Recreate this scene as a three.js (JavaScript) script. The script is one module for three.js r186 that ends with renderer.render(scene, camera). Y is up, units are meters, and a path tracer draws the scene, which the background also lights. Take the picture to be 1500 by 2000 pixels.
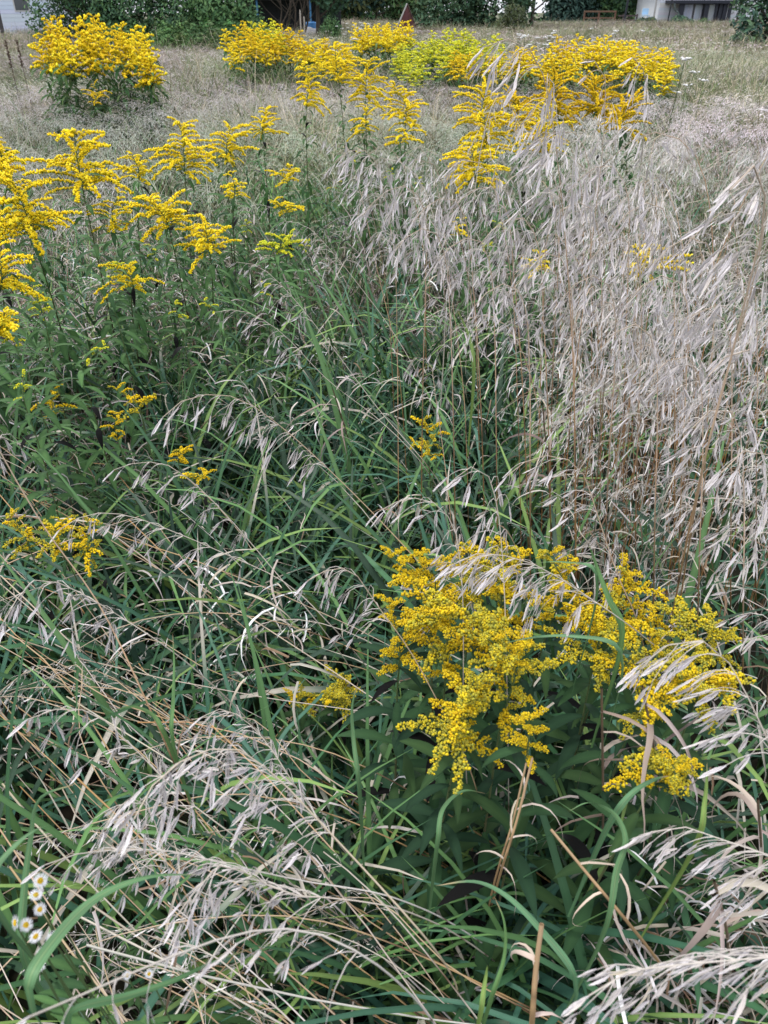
import * as THREE from 'three';
import { mergeGeometries } from 'three/addons/utils/BufferGeometryUtils.js';
import { ImprovedNoise } from 'three/addons/math/ImprovedNoise.js';

// ---------------------------------------------------------------- camera, sky, sun, exposure
const EYE = 1.5, PITCH = 34.0 * Math.PI / 180, F = 1455;          // F: focal length in pixels of the 1500 x 2000 photograph
const scene = new THREE.Scene();
const camera = new THREE.PerspectiveCamera(2 * Math.atan(1000 / F) * 180 / Math.PI, 768 / 1024, 0.05, 600);
camera.position.set(0, EYE, 0);
camera.rotation.set(-PITCH, 0, 0);
camera.focus = 1.7; camera.userData.fStop = 12;
camera.updateMatrixWorld();

const noise = new ImprovedNoise();
{
  const W = 512, H = 256, data = new Float32Array(W * H * 4);
  for (let j = 0; j < H; j++) for (let i = 0; i < W; i++) {
    const up = ((j + 0.5) / H - 0.5) * Math.PI, a = (i + 0.5) / W * 2 * Math.PI;
    const x = Math.cos(up) * Math.cos(a), y = Math.sin(up), z = Math.cos(up) * Math.sin(a);
    const n = noise.noise(x * 2.2 + 7, y * 3.5, z * 2.2) * 0.5 + noise.noise(x * 5 + 3, y * 8, z * 5) * 0.25;
    const v = (0.78 + 0.34 * Math.max(0, y)) * (1 + 0.16 * n), k = (j * W + i) * 4;
    data[k] = v * 0.965; data[k + 1] = v * 0.99; data[k + 2] = v * 1.07; data[k + 3] = 1;
  }
  const t = new THREE.DataTexture(data, W, H, THREE.RGBAFormat, THREE.FloatType);
  t.mapping = THREE.EquirectangularReflectionMapping; t.magFilter = THREE.LinearFilter; t.needsUpdate = true;
  scene.background = t; scene.environment = t;
}
const sun = new THREE.DirectionalLight(new THREE.Color(1, 0.95, 0.86), 1.5);
sun.position.set(-9, 26, -3); sun.castShadow = true; sun.shadow.radius = 22; sun.shadow.mapSize.set(2048, 2048);
Object.assign(sun.shadow.camera, { left: -40, right: 40, top: 40, bottom: -40, far: 120 });
scene.add(sun);
const renderer = new THREE.WebGLRenderer();
renderer.toneMapping = THREE.LinearToneMapping; renderer.toneMappingExposure = 1.48;
renderer.shadowMap.enabled = true;

// ---------------------------------------------------------------- helpers
let seed = 12345;
const rnd = () => { seed = (seed + 0x6D2B79F5) | 0; let t = Math.imul(seed ^ (seed >>> 15), 1 | seed); t = (t + Math.imul(t ^ (t >>> 7), 61 | t)) ^ t; return ((t ^ (t >>> 14)) >>> 0) / 4294967296; };
const rr = (a, b) => a + (b - a) * rnd(), pick = (a) => a[Math.floor(rnd() * a.length)], gauss = () => rnd() + rnd() + rnd() - 1.5;
const V = (x, y, z) => new THREE.Vector3(x, y, z), TAU = Math.PI * 2, clamp = (x, a = 0, b = 1) => Math.min(b, Math.max(a, x));
const lerp3 = (a, b, t) => [a[0] + (b[0] - a[0]) * t, a[1] + (b[1] - a[1]) * t, a[2] + (b[2] - a[2]) * t];
const mul3 = (a, s) => [a[0] * s, a[1] * s, a[2] * s];
const CP = Math.cos(PITCH), SP = Math.sin(PITCH);
function ray(px, py) { const x = (px - 750) / F, y = -(py - 1000) / F; return V(x, y * CP - SP, -y * SP - CP).normalize(); }
const at = (px, py, d) => ray(px, py).multiplyScalar(d).add(V(0, EYE, 0));           // a point that far along the pixel's line of sight
function atH(px, py, h) { const r = ray(px, py); return r.multiplyScalar((h - EYE) / r.y).add(V(0, EYE, 0)); }   // ... at that height
function atZ(px, py, z) { const r = ray(px, py); return r.multiplyScalar(z / r.z).add(V(0, EYE, 0)); }           // ... at that depth
function proj(x, y, z) { const yy = y - EYE, cy = yy * CP - z * SP, cz = yy * SP + z * CP; return [750 - F * x / cz, 1000 + F * cy / cz, -cz]; }
const used = {};
function numbered(n) { const k = used[n] = (used[n] ?? -1) + 1; return k ? `${n}_${String(k).padStart(3, '0')}` : n; }
function tag(o, label, category, group, kind) { const u = {}; if (label) u.label = label; if (category) u.category = category; if (group) u.group = group; if (kind) u.kind = kind; o.userData = u; return o; }
function thing(name, label, category, p = V(0, 0, 0), group) { const o = new THREE.Group(); o.name = numbered(name); o.position.copy(p); scene.add(o); return tag(o, label, category, group); }
function part(name, g, m, parent, kind) { const o = new THREE.Mesh(g, m); o.name = name; o.castShadow = o.receiveShadow = true; parent.add(o); if (kind) o.userData = { kind }; return o; }
function copyOf(o, label, group) { const c = o.clone(); c.name = numbered(o.name.replace(/_\d{3}$/, '')); c.userData = { ...o.userData }; if (label) c.userData.label = label; if (group) c.userData.group = group; scene.add(c); return c; }

class MB {
  constructor() { this.p = []; this.c = []; this.i = []; }
  v(q, c) { this.p.push(q.x, q.y, q.z); this.c.push(c[0], c[1], c[2]); return this.p.length / 3 - 1; }
  tri(a, b, c) { this.i.push(a, b, c); }
  quad(a, b, c, d) { this.i.push(a, b, c, a, c, d); }
  // a blade along pts: width(t), side vector, colour(t, across), keel depth as a share of the width, twist in radians
  ribbon(pts, width, side, color, fold = 0, twist = 0, roll = 0) {
    const n = pts.length - 1, T = V(), S = V(), N = V(); let last = null;
    for (let k = 0; k <= n; k++) {
      const t = k / n, w = width(t) / 2;
      T.subVectors(pts[Math.min(n, k + 1)], pts[Math.max(0, k - 1)]).normalize();
      S.copy(side).addScaledVector(T, -S.dot(T)).normalize();
      if (twist || roll) S.applyAxisAngle(T, roll + twist * t);
      N.crossVectors(S, T);
      let cur;
      if (k === n) cur = [this.v(pts[k], color(t, 0))];
      else if (fold) cur = [this.v(V().copy(pts[k]).addScaledVector(S, -w).addScaledVector(N, fold * w), color(t, -1)), this.v(pts[k], color(t, 0)), this.v(V().copy(pts[k]).addScaledVector(S, w).addScaledVector(N, fold * w), color(t, 1))];
      else cur = [this.v(V().copy(pts[k]).addScaledVector(S, -w), color(t, -1)), this.v(V().copy(pts[k]).addScaledVector(S, w), color(t, 1))];
      if (last) for (let j = 0; j + 1 < last.length; j++) cur.length > 1 ? this.quad(last[j], last[j + 1], cur[j + 1], cur[j]) : this.tri(last[j], last[j + 1], cur[0]);
      last = cur;
    }
  }
  veined(pts, width, side, color, fold, twist, roll) {                // like ribbon, seven lines across
    const n = pts.length - 1, T = V(), S = V(), N = V(); let last = null;
    for (let k = 0; k <= n; k++) {
      const t = k / n, w = width(t) / 2; T.subVectors(pts[Math.min(n, k + 1)], pts[Math.max(0, k - 1)]).normalize();
      S.copy(side).addScaledVector(T, -S.dot(T)).normalize().applyAxisAngle(T, roll + twist * t); N.crossVectors(S, T);
      const cur = []; for (let j = -4; j <= 4; j++) cur.push(this.v(V().copy(pts[k]).addScaledVector(S, w * j / 4).addScaledVector(N, w * (fold * 2 * Math.abs(j / 4) + (j % 2 ? 0.05 : 0))), color(t, j)));
      if (last) for (let j = 0; j < 8; j++) this.quad(last[j], last[j + 1], cur[j + 1], cur[j]);
      last = cur;
    }
  }
  tube(pts, radius, sides, color) {
    const n = pts.length - 1, T = V(), A = V(), B = V(); let last = null;
    for (let k = 0; k <= n; k++) {
      const t = k / n, r = radius(t);
      T.subVectors(pts[Math.min(n, k + 1)], pts[Math.max(0, k - 1)]).normalize();
      A.set(Math.abs(T.x) > 0.8 ? 0 : 1, 0, Math.abs(T.x) > 0.8 ? 1 : 0).addScaledVector(T, -(Math.abs(T.x) > 0.8 ? T.z : T.x)).normalize(); B.crossVectors(T, A);
      const cur = [];
      for (let s = 0; s < sides; s++) { const a = s / sides * TAU; cur.push(this.v(V().copy(pts[k]).addScaledVector(A, Math.cos(a) * r).addScaledVector(B, Math.sin(a) * r), color(t))); }
      if (last) for (let s = 0; s < sides; s++) this.quad(last[s], last[(s + 1) % sides], cur[(s + 1) % sides], cur[s]);
      last = cur;
    }
  }
  bud(q, up, r, h, sides, c, c2) {                                   // a small flower head: a pointed cup
    const A = V(up.y, -up.x, 0.01).normalize(), B = V().crossVectors(up, A).normalize(), lo = this.v(V().copy(q).addScaledVector(up, -h * 0.45), c2), top = this.v(V().copy(q).addScaledVector(up, h * 0.55), c), ring = [], a0 = rnd() * 6;
    for (let s = 0; s < sides; s++) { const a = a0 + s / sides * TAU, k = r * rr(0.75, 1.25); ring.push(this.v(V().copy(q).addScaledVector(A, Math.cos(a) * k).addScaledVector(B, Math.sin(a) * k).addScaledVector(up, rr(-0.1, 0.25) * h), c)); }
    for (let s = 0; s < sides; s++) { this.tri(lo, ring[(s + 1) % sides], ring[s]); this.tri(top, ring[s], ring[(s + 1) % sides]); }
  }
  box(x0, y0, z0, x1, y1, z1, c) {
    const q = [[x0, y0, z0], [x1, y0, z0], [x1, y1, z0], [x0, y1, z0], [x0, y0, z1], [x1, y0, z1], [x1, y1, z1], [x0, y1, z1]];
    for (const f of [[0, 3, 2, 1], [4, 5, 6, 7], [0, 1, 5, 4], [3, 7, 6, 2], [0, 4, 7, 3], [1, 2, 6, 5]]) { const id = f.map((k) => this.v(V(...q[k]), c)); this.quad(...id); }
  }
  get tris() { return this.i.length / 3; }
  geo(flat) {
    const g = new THREE.BufferGeometry();
    g.setAttribute('position', new THREE.Float32BufferAttribute(this.p, 3)); g.setAttribute('color', new THREE.Float32BufferAttribute(this.c, 3)); g.setIndex(this.i);
    if (!flat) g.computeVertexNormals();
    return g;
  }
}
// an arching line: starts at elevation e0, ends at e1
function arch(p, az, e0, e1, len, n, pow = 1.4, swerve = 0) {
  const pts = [p.clone()], q = p.clone();
  for (let k = 0; k < n; k++) { const t = (k + 0.5) / n, e = e0 + (e1 - e0) * t ** pow, a = az + swerve * t; q.add(V(Math.cos(a) * Math.cos(e), Math.sin(e), Math.sin(a) * Math.cos(e)).multiplyScalar(len / n)); pts.push(q.clone()); }
  return pts;
}
const smooth = (pts, n) => new THREE.CatmullRomCurve3(pts, false, 'centripetal').getPoints(n);
const std = (o) => new THREE.MeshPhysicalMaterial({ vertexColors: true, side: THREE.DoubleSide, roughness: 0.7, specularIntensity: 0.45, ...o });
const M = {
  blade: std({ roughness: 0.5, specularIntensity: 0.55 }), straw: std({ roughness: 0.72 }), husk: std({ roughness: 0.62 }), leaf: std({ roughness: 0.9, transmission: 0.3, thickness: 0 }), stalk: std({ roughness: 0.7 }), bloom: std({ roughness: 0.85 }),
  crown: std({ roughness: 0.8 }), bark: std({ roughness: 0.9 }), built: std({ roughness: 0.7 }), ray: std({ roughness: 0.7 }),
  glass: new THREE.MeshStandardMaterial({ color: new THREE.Color(0.05, 0.06, 0.07), roughness: 0.08 }),
};
const C = {
  green: [0.044, 0.122, 0.052], green2: [0.085, 0.178, 0.06], teal: [0.042, 0.116, 0.074], lime: [0.13, 0.22, 0.06], dark: [0.028, 0.062, 0.038],
  straw: [0.47, 0.42, 0.36], pale: [0.63, 0.605, 0.59], lilac: [0.50, 0.455, 0.46], rust: [0.38, 0.185, 0.06], brown: [0.20, 0.135, 0.09], grey: [0.36, 0.325, 0.30],
};
const vary = (c, k = 0.18) => { const s = 1 + rr(-k, k); return [c[0] * s * (1 + rr(-0.06, 0.06)), c[1] * s, c[2] * s * (1 + rr(-0.08, 0.08))]; };
function scatterMesh(name, geo, mat, list, parent) {                 // list: [x, y, z, yaw, scale, tilt x, tilt z, colour]
  const im = new THREE.InstancedMesh(geo, mat, list.length), o = new THREE.Object3D(), col = new THREE.Color();
  list.forEach(([x, y, z, yaw, s, tx, tz, c], k) => { o.position.set(x, y, z); o.rotation.set(tx || 0, yaw, tz || 0, 'XZY'); Array.isArray(s) ? o.scale.set(...s) : o.scale.setScalar(s); o.updateMatrix(); im.setMatrixAt(k, o.matrix); im.setColorAt(k, col.setRGB(...(c || [1, 1, 1]))); });
  im.name = name; im.castShadow = im.receiveShadow = true; im.userData = { kind: 'stuff' }; parent.add(im); return im;
}
function stuff(name, label, category) { const o = thing(name, label, category); o.userData.kind = 'stuff'; return o; }
const inFrame = (x, y, z, m) => { const [px, py, d] = proj(x, y, z); return d > 0.15 && px > -m && px < 1500 + m && py > -m && py < 2000 + m; };
function inside(px, py, poly) { let r = false; for (let i = 0, j = poly.length - 1; i < poly.length; j = i++) { const [a, b] = poly[i], [c, d] = poly[j]; if ((b > py) !== (d > py) && px < (c - a) * (py - b) / (d - b) + a) r = !r; } return r; }
const fbm = (x, z) => noise.noise(x, 3.3, z) + 0.5 * noise.noise(x * 2.1, 7.7, z * 2.1) + 0.25 * noise.noise(x * 4.3, 1.7, z * 4.3);

// ---------------------------------------------------------------- ground
const groundY = (x, z) => { const d = Math.hypot(x, z); return 0.03 * fbm(x * 0.7, z * 0.7) + 0.12 * clamp((d - 12) / 30) * fbm(x * 0.09, z * 0.09); };
{
  const b = new MB(), rings = 90, seg = 120, idx = [];
  for (let r = 0; r <= rings; r++) for (let s = 0; s < seg; s++) {
    const d = r === 0 ? 0.01 : 0.25 * Math.pow(1.088, r) - 0.2, a = s / seg * TAU, x = Math.cos(a) * d, z = Math.sin(a) * d;
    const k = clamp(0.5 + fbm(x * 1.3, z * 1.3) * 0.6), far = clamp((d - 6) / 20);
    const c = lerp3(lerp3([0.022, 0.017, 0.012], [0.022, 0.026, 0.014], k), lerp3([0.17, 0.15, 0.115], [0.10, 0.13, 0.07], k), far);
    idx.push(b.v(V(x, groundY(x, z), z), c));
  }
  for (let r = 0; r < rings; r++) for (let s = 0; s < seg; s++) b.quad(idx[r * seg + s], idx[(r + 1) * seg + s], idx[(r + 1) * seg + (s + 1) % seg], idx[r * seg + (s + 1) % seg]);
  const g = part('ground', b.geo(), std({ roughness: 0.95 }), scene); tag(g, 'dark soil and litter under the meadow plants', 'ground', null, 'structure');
}

// ---------------------------------------------------------------- far edge of the meadow: trees, hedge, buildings, fence
function crown(b, cx, cy, cz, rx, ry, rz, nLeaves, size, palette, lobes = 14, droop = 0.2) {
  const L = [];
  for (let k = 0; k < lobes; k++) { const a = rnd() * TAU, u = rr(-0.8, 1), q = Math.sqrt(1 - Math.min(1, u * u)); L.push([cx + rx * 0.62 * q * Math.cos(a), cy + ry * 0.66 * u, cz + rz * 0.62 * q * Math.sin(a), rr(0.3, 0.52)]); }
  for (let k = 0; k < nLeaves; k++) {
    const l = pick(L), d = V(gauss(), gauss(), gauss()).normalize(), rad = l[3] * Math.pow(rnd(), 0.33) * (1 + 0.12 * gauss());
    const p = V(l[0] + d.x * rx * rad, l[1] + d.y * ry * rad, l[2] + d.z * rz * rad);
    if (p.y < 0.03) p.y = rr(0.03, 0.5);
    const n = V(d.x + gauss() * 0.8, d.y + 0.5 + gauss() * 0.8, d.z + gauss() * 0.8).normalize(), A = V(n.y, -n.x, gauss()).cross(n).normalize(), B = V().crossVectors(n, A), s = size * rr(0.6, 1.4), c = vary(pick(palette), 0.25);
    const i0 = b.v(V().copy(p).addScaledVector(A, -s), c), i1 = b.v(V().copy(p).addScaledVector(B, s * 0.45).addScaledVector(n, s * 0.12), c), i2 = b.v(V().copy(p).addScaledVector(A, s).addScaledVector(n, -s * droop), c), i3 = b.v(V().copy(p).addScaledVector(B, -s * 0.45).addScaledVector(n, s * 0.12), c);
    b.quad(i0, i1, i2, i3);
  }
}
function tree(name, label, px, z, h, r, leaves, size, palette, opt = {}) {
  const p = atZ(px, 60, z), base = groundY(p.x, z), lo = (opt.lo ?? 0.12) < 0.06 ? -0.45 : opt.lo ?? 0.12, t = thing(name, label, opt.category || 'tree', V(p.x, base, z), opt.group);
  const tr = new MB(), nT = opt.trunks || 1;
  for (let k = 0; k < nT; k++) {
    const lean = nT > 1 ? rr(-0.5, 0.5) : rr(-0.1, 0.1), top = V(lean * h * 0.5, h * 0.75, rr(-0.3, 0.3)), q = smooth([V(k * 0.25 - nT * 0.12, -0.1, 0), V(lean * h * 0.15 + k * 0.2, h * 0.3, rr(-0.1, 0.1)), top], 7), R = (opt.trunk || h * 0.022) * rr(0.8, 1.1);
    tr.tube(q, (u) => R * (1 - 0.8 * u), 7, () => vary([0.075, 0.062, 0.05], 0.1));
    for (let m = 0; m < 6; m++) { const s = q[2 + Math.floor(rnd() * 4)], a = rnd() * TAU; tr.tube(smooth([s, V(s.x + Math.cos(a) * r * 0.4, s.y + h * 0.1, s.z + Math.sin(a) * r * 0.4), V(s.x + Math.cos(a) * r * 0.75, s.y + h * 0.24, s.z + Math.sin(a) * r * 0.75)], 4), (u) => R * 0.4 * (1 - 0.8 * u), 5, () => [0.07, 0.06, 0.048]); }
  }
  part('trunk', tr.geo(), M.bark, t);
  const b = new MB(); crown(b, 0, h * (lo + (1 - lo) / 2), 0, r, h * (1 - lo) / 2 * 1.05, r * 0.9, leaves, size, palette, opt.lobes || 16);
  part('crown', b.geo(true), M.crown, t);
  return t;
}
const dk = [[0.052, 0.115, 0.070], [0.070, 0.14, 0.080], [0.088, 0.16, 0.086]], mid = [[0.078, 0.165, 0.062], [0.105, 0.195, 0.072], [0.062, 0.14, 0.06]], bluish = [[0.034, 0.074, 0.062], [0.046, 0.092, 0.072]], olive = [[0.09, 0.11, 0.045], [0.07, 0.095, 0.04]];
const HG = 'weedy shrubs heaped along the hedge bank';
tree('hedge_shrub', 'dark green rounded shrub at the pale building end of the hedge bank', 155, -34.2, 3.6, 1.9, 11250, 0.075, dk.concat(mid), { category: 'shrub', lo: 0, group: HG, trunks: 3, lobes: 22 });
tree('hedge_shrub', 'tall dark green shrub in the middle of the hedge bank behind the goldenrod', 260, -34.8, 4.0, 2.1, 12500, 0.075, dk.concat(mid), { category: 'shrub', lo: 0, group: HG, trunks: 3, lobes: 22 });
tree('hedge_shrub', 'leafy green shrub between the tall hedge shrub and the brighter sloping one', 350, -34.2, 3.4, 1.9, 11250, 0.075, dk.concat(mid), { category: 'shrub', lo: 0, group: HG, trunks: 3, lobes: 22 });
tree('hedge_shrub', 'brighter green shrub at the sloping end of the hedge bank near the carport', 425, -33.1, 2.5, 1.7, 10000, 0.075, mid, { category: 'shrub', lo: 0, group: HG, trunks: 3, lobes: 20 });
tree('hedge_shrub', 'lowest bright green weedy shrub where the hedge bank ends beside the carport', 478, -33.1, 1.5, 1.0, 6250, 0.075, mid, { category: 'shrub', lo: 0, group: HG, trunks: 2, lobes: 14 });

for (const [k, px] of [60, 700, 780, 1110, 1200, 1300, 1400, 1480].entries()) tree('distant_tree', ['far grey green tree behind the pale building', 'far grey green tree in the gap beside the barrel tree', 'far grey green tree above the red brown hut', 'far blue green tree in the gap beside the lighter crown', 'far grey green tree above the wooden gate', 'far green tree behind the roof end of the white house', 'far green tree behind the porch of the white house', 'far green tree past the house behind the dark bushy tree'][k], px, -108 - 3 * (k % 3), 9, 6.5, 3200, 0.34, k % 2 ? bluish.concat(mid) : mid.concat(olive), { lo: 0, group: 'distant trees along the field edge', lobes: 20 });
{
  const st = stuff('bank_weeds', 'rank green weeds growing along the foot of the hedge bank', 'weeds'), gs = [0, 1, 2].map(() => { const b = new MB(); crown(b, 0, 0.45, 0, 0.45, 0.5, 0.4, 420, 0.05, mid.concat([[0.09, 0.165, 0.06]]), 7); return b.geo(true); }), ls = [[], [], []];
  for (let k = 0; k < 120; k++) { const p = atZ(rr(180, 515), 70, -rr(28.5, 33)); ls[k % 3].push([p.x, groundY(p.x, p.z), p.z, rnd() * 6, rr(0.7, 1.4), 0, 0, [rr(0.8, 1.2), rr(0.85, 1.15), rr(0.8, 1.1)]]); }
  ls.forEach((l, k) => scatterMesh('weed_clump', gs[k], M.crown, l, st));
}

// pale building past the hedge
{
  const p = atZ(30, 30, -52), t = thing('pale_building', 'pale blue white building end wall showing past the hedge bank', 'building', V(p.x, 0, -52)), wall = new MB(), roof = new MB(), siding = new MB();
  wall.box(-6, 0, -5, 2.0, 3.4, 0, [0.56, 0.62, 0.72]);
  for (let k = 0; k < 16; k++) siding.box(-6.02, 0.1 + k * 0.2, 0.002, 2.02, 0.29 + k * 0.2, 0.022 + rnd() * 0.006, vary([0.58, 0.64, 0.75], 0.03));
  roof.box(-6.3, 3.4, -5.3, 2.3, 3.55, 0.35, [0.12, 0.12, 0.13]);
  part('wall', wall.geo(true), M.built, t); part('siding', siding.geo(true), M.built, t, 'stuff'); part('roof', roof.geo(true), M.built, t);
  for (const [x, y] of [[0.5, 1.7], [-2.2, 1.7]]) { const f = new MB(); f.box(x - 0.45, y - 0.3, 0.03, x + 0.45, y + 0.5, 0.06, [0.5, 0.5, 0.5]); const w = part('window', f.geo(true), M.built, t); const g = new MB(); g.box(x - 0.38, y - 0.24, 0.062, x + 0.38, y + 0.44, 0.07, [1, 1, 1]); part('pane', g.geo(true), M.glass, w); }
  const pt = thing('corner_post', 'dark weathered post standing at the corner before the pale building', 'post', atZ(4, 60, -40).setY(0)), pm = new MB();
  pm.tube([V(0, -0.2, 0), V(0.02, 1.2, 0), V(0, 2.6, 0)], () => 0.09, 7, () => [0.07, 0.065, 0.07]); part('shaft', pm.geo(), M.bark, pt);
}
// white shed and carport behind the trees
{
  const z = -62, p = atZ(520, 30, z), t = thing('white_shed', 'low white shed with a flat roof half hidden behind bare shrubs', 'shed', V(p.x, 0, z)), w = new MB(), r = new MB();
  w.box(-1.7, 0, -4, 3.0, 2.6, 0, [0.6, 0.63, 0.68]); r.box(-2, 2.6, -4.2, 3.3, 2.75, 0.5, [0.2, 0.2, 0.22]);
  part('wall', w.geo(true), M.built, t); part('roof', r.geo(true), M.built, t);
  const s = new MB(); for (let k = 0; k < 12; k++) s.box(-1.72, 0.08 + k * 0.21, 0.003, 3.02, 0.27 + k * 0.21, 0.025, vary([0.62, 0.65, 0.7], 0.04)); part('siding', s.geo(true), M.built, t, 'stuff');
  const d = new MB(); d.box(0.9, 0, 0.03, 1.9, 2.05, 0.08, [0.14, 0.15, 0.17]); part('door', d.geo(true), M.built, t);
  const cp = thing('carport', 'dark open carport with blue posts beneath the shrubs', 'carport', V(atZ(560, 40, -50).x, 0, -50)), cr = new MB();
  cr.box(-3.2, 1.95, -3.2, 3.0, 2.07, 0.2, [0.05, 0.055, 0.06]); part('roof', cr.geo(true), M.built, cp);
  for (const px of [504, 607]) { const q = new MB(), x = atZ(px, 40, -50).x - cp.position.x; q.tube([V(x, -0.1, 0), V(x, 1.95, 0)], () => 0.055, 8, () => [0.06, 0.19, 0.36]); part('post', q.geo(), M.built, cp); }
  const bw = new MB(); bw.box(-3.1, 0, -3.1, 2.9, 1.95, -3.0, [0.03, 0.035, 0.04]); part('back_wall', bw.geo(true), M.built, cp);
  const bb = thing('blue_barrel', 'bright blue plastic barrel standing under the shrubs beside the carport', 'barrel', V(atZ(608, 45, -46).x, 0, -46)), prof = [[0, 0.0], [0.27, 0], [0.29, 0.05], [0.29, 0.3], [0.31, 0.33], [0.29, 0.36], [0.29, 0.62], [0.31, 0.65], [0.29, 0.68], [0.29, 0.92], [0.26, 0.97], [0, 0.97]].map(([x, y]) => new THREE.Vector2(x, y));
  part('drum', new THREE.LatheGeometry(prof, 20), new THREE.MeshStandardMaterial({ color: new THREE.Color(0.03, 0.17, 0.42), roughness: 0.45 }), bb);
  const lid = new MB(); lid.tube([V(0.1, 0.965, 0.05), V(0.1, 1.01, 0.05)], () => 0.05, 10, () => [0.03, 0.12, 0.3]); part('cap', lid.geo(), M.built, bb);
  const hb = thing('boulder', 'pale grey rounded boulder lying in front of the blue barrel', 'boulder', V(atZ(607, 55, -44).x, 0, -44)), bg = new THREE.IcosahedronGeometry(0.55, 4), bp = bg.attributes.position, bc = [];
  for (let k = 0; k < bp.count; k++) { const x = bp.getX(k), y = bp.getY(k), zz = bp.getZ(k), n = 1 + 0.18 * fbm(x * 2, zz * 2 + y); bp.setXYZ(k, x * n, 0.35 + y * n * 0.75, zz * n); bc.push(...vary([0.33, 0.33, 0.36], 0.1)); }
  bg.setAttribute('color', new THREE.Float32BufferAttribute(bc, 3)); bg.computeVertexNormals(); part('rock', bg, M.bark, hb);
  for (const [px, h, w] of [[587, 1.5, 'taller'], [594, 1.25, 'shorter']]) { const s2 = thing('wooden_stake', `${w} of two pale wooden stakes beside the boulder at the field edge`, 'stake', V(atZ(px, 50, -40).x, 0, -40)), m2 = new MB(); m2.tube([V(0, -0.1, 0), V(0.01, h * 0.96, 0), V(0.012, h, 0)], (u) => u > 0.98 ? 0.012 : 0.03, 6, () => [0.4, 0.36, 0.32]); part('shaft', m2.geo(), M.bark, s2); }
}
tree('bare_shrub', 'dark many stemmed shrub with bare purple grey trunks before the white shed', 560, -42, 5.5, 1.6, 2600, 0.09, dk.concat(bluish), { category: 'shrub', lo: 0.3, trunks: 7, trunk: 0.05, lobes: 12 });
tree('broadleaf_tree', 'dark spreading tree over the blue barrel at the field edge', 625, -43, 6.5, 2.0, 8000, 0.12, dk, { lo: 0.13, lobes: 18 });
tree('broadleaf_tree', 'dark tree behind the carport beside the bare shrub', 575, -56, 7, 3.4, 7000, 0.14, dk.concat(bluish), { lo: 0.2 });
tree('field_shrub', 'small bright green shrub right of the blue barrel', 645, -40, 1.2, 0.55, 2500, 0.06, mid, { category: 'shrub', lo: 0 });
tree('distant_tree', 'pale olive distant tree behind the red brown hut', 735, -95, 6, 5.5, 6000, 0.25, olive.concat(mid), { lo: 0, group: 'distant trees along the field edge' });
tree('distant_tree', 'grey green distant tree between the barrel tree and the hut', 690, -92, 7, 4.0, 5000, 0.25, olive.concat(bluish), { lo: 0.08, group: 'distant trees along the field edge' });
// hut
{
  const z = -57, p = atZ(797, 40, z), t = thing('steep_hut', 'small dark red brown hut with a steep pointed roof and a pale edge', 'hut', V(p.x, 0, z)), w = new MB(), e = new MB();
  const tri = (b, x0, x1, xt, y0, y1, z0, z1, c) => { const a = [V(x0, y0, z1), V(x1, y0, z1), V(xt, y1, z1), V(x0, y0, z0), V(x1, y0, z0), V(xt, y1, z0)].map((q) => b.v(q, c)); b.tri(a[0], a[1], a[2]); b.tri(a[5], a[4], a[3]); b.quad(a[0], a[3], a[4], a[1]); b.quad(a[1], a[4], a[5], a[2]); b.quad(a[2], a[5], a[3], a[0]); };
  tri(w, -1.25, 1.0, -0.1, 0.0, 2.05, -2.5, 0, [0.13, 0.05, 0.052]); part('gable', w.geo(true), M.built, t);
  for (let k = 0; k < 9; k++) { const x = -1.1 + k * 0.24, h = 2.0 * (x < -0.1 ? (x + 1.25) / 1.15 : (1.0 - x) / 1.1); const bd = new MB(); bd.box(x - 0.108, 0, 0.003, x + 0.108, Math.max(0.1, h - 0.2), 0.025, vary([0.125, 0.048, 0.05], 0.15)); part('board', bd.geo(true), M.built, t); }
  e.tube([V(-1.42, -0.1, 0.05), V(-0.1, 2.16, 0.05)], () => 0.06, 4, () => [0.42, 0.42, 0.42]); part('roof_edge', e.geo(true), M.built, t);
  const e2 = new MB(); e2.tube([V(-0.08, 2.13, 0.03), V(1.15, -0.1, 0.03)], () => 0.05, 4, () => [0.07, 0.04, 0.04]); part('roof_edge', e2.geo(true), M.built, t); t.scale.set(0.72, 0.84, 0.8);
}
tree('broadleaf_tree', 'rounded dark green tree directly behind the yellow green goldenrod patch', 893, -64, 7.5, 3.4, 13000, 0.15, dk.concat([[0.04, 0.075, 0.032]]), { lo: 0.02, lobes: 22 });
tree('broadleaf_tree', 'second rounded dark green tree, joined with the one beside the hut', 965, -62, 8, 3.0, 12000, 0.15, dk.concat([[0.05, 0.085, 0.036]]), { lo: 0.02, lobes: 22 });
tree('broadleaf_tree', 'lighter yellow green tree crown reaching over the dark gap', 1040, -66, 8.5, 3.0, 10000, 0.15, mid.concat(olive), { lo: 0.12, lobes: 20 });
tree('field_shrub', 'pale leafed bush at the foot of the two rounded trees', 1000, -56, 1.9, 1.15, 3800, 0.085, olive.concat([[0.11, 0.13, 0.09]]), { category: 'shrub', lo: 0 });
tree('broadleaf_tree', 'blue green shaded tree behind the dark gap beside the wooden gate', 1110, -100, 9, 3.5, 8000, 0.24, bluish, { lo: 0 });
tree('distant_tree', 'dark green distant tree behind the wooden gate', 1165, -103, 7, 4.6, 8000, 0.22, dk.concat(mid), { lo: 0.02, group: 'distant trees along the field edge' });
tree('distant_tree', 'mid green distant tree between the gate and the white house', 1240, -100, 8, 4.6, 8000, 0.22, mid.concat(dk), { lo: 0.06, group: 'distant trees along the field edge' });
tree('field_shrub', 'low grey green bush below the white house wall', 1262, -84, 1.0, 1.3, 3500, 0.12, bluish.concat(olive), { category: 'shrub', lo: 0 });
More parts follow.
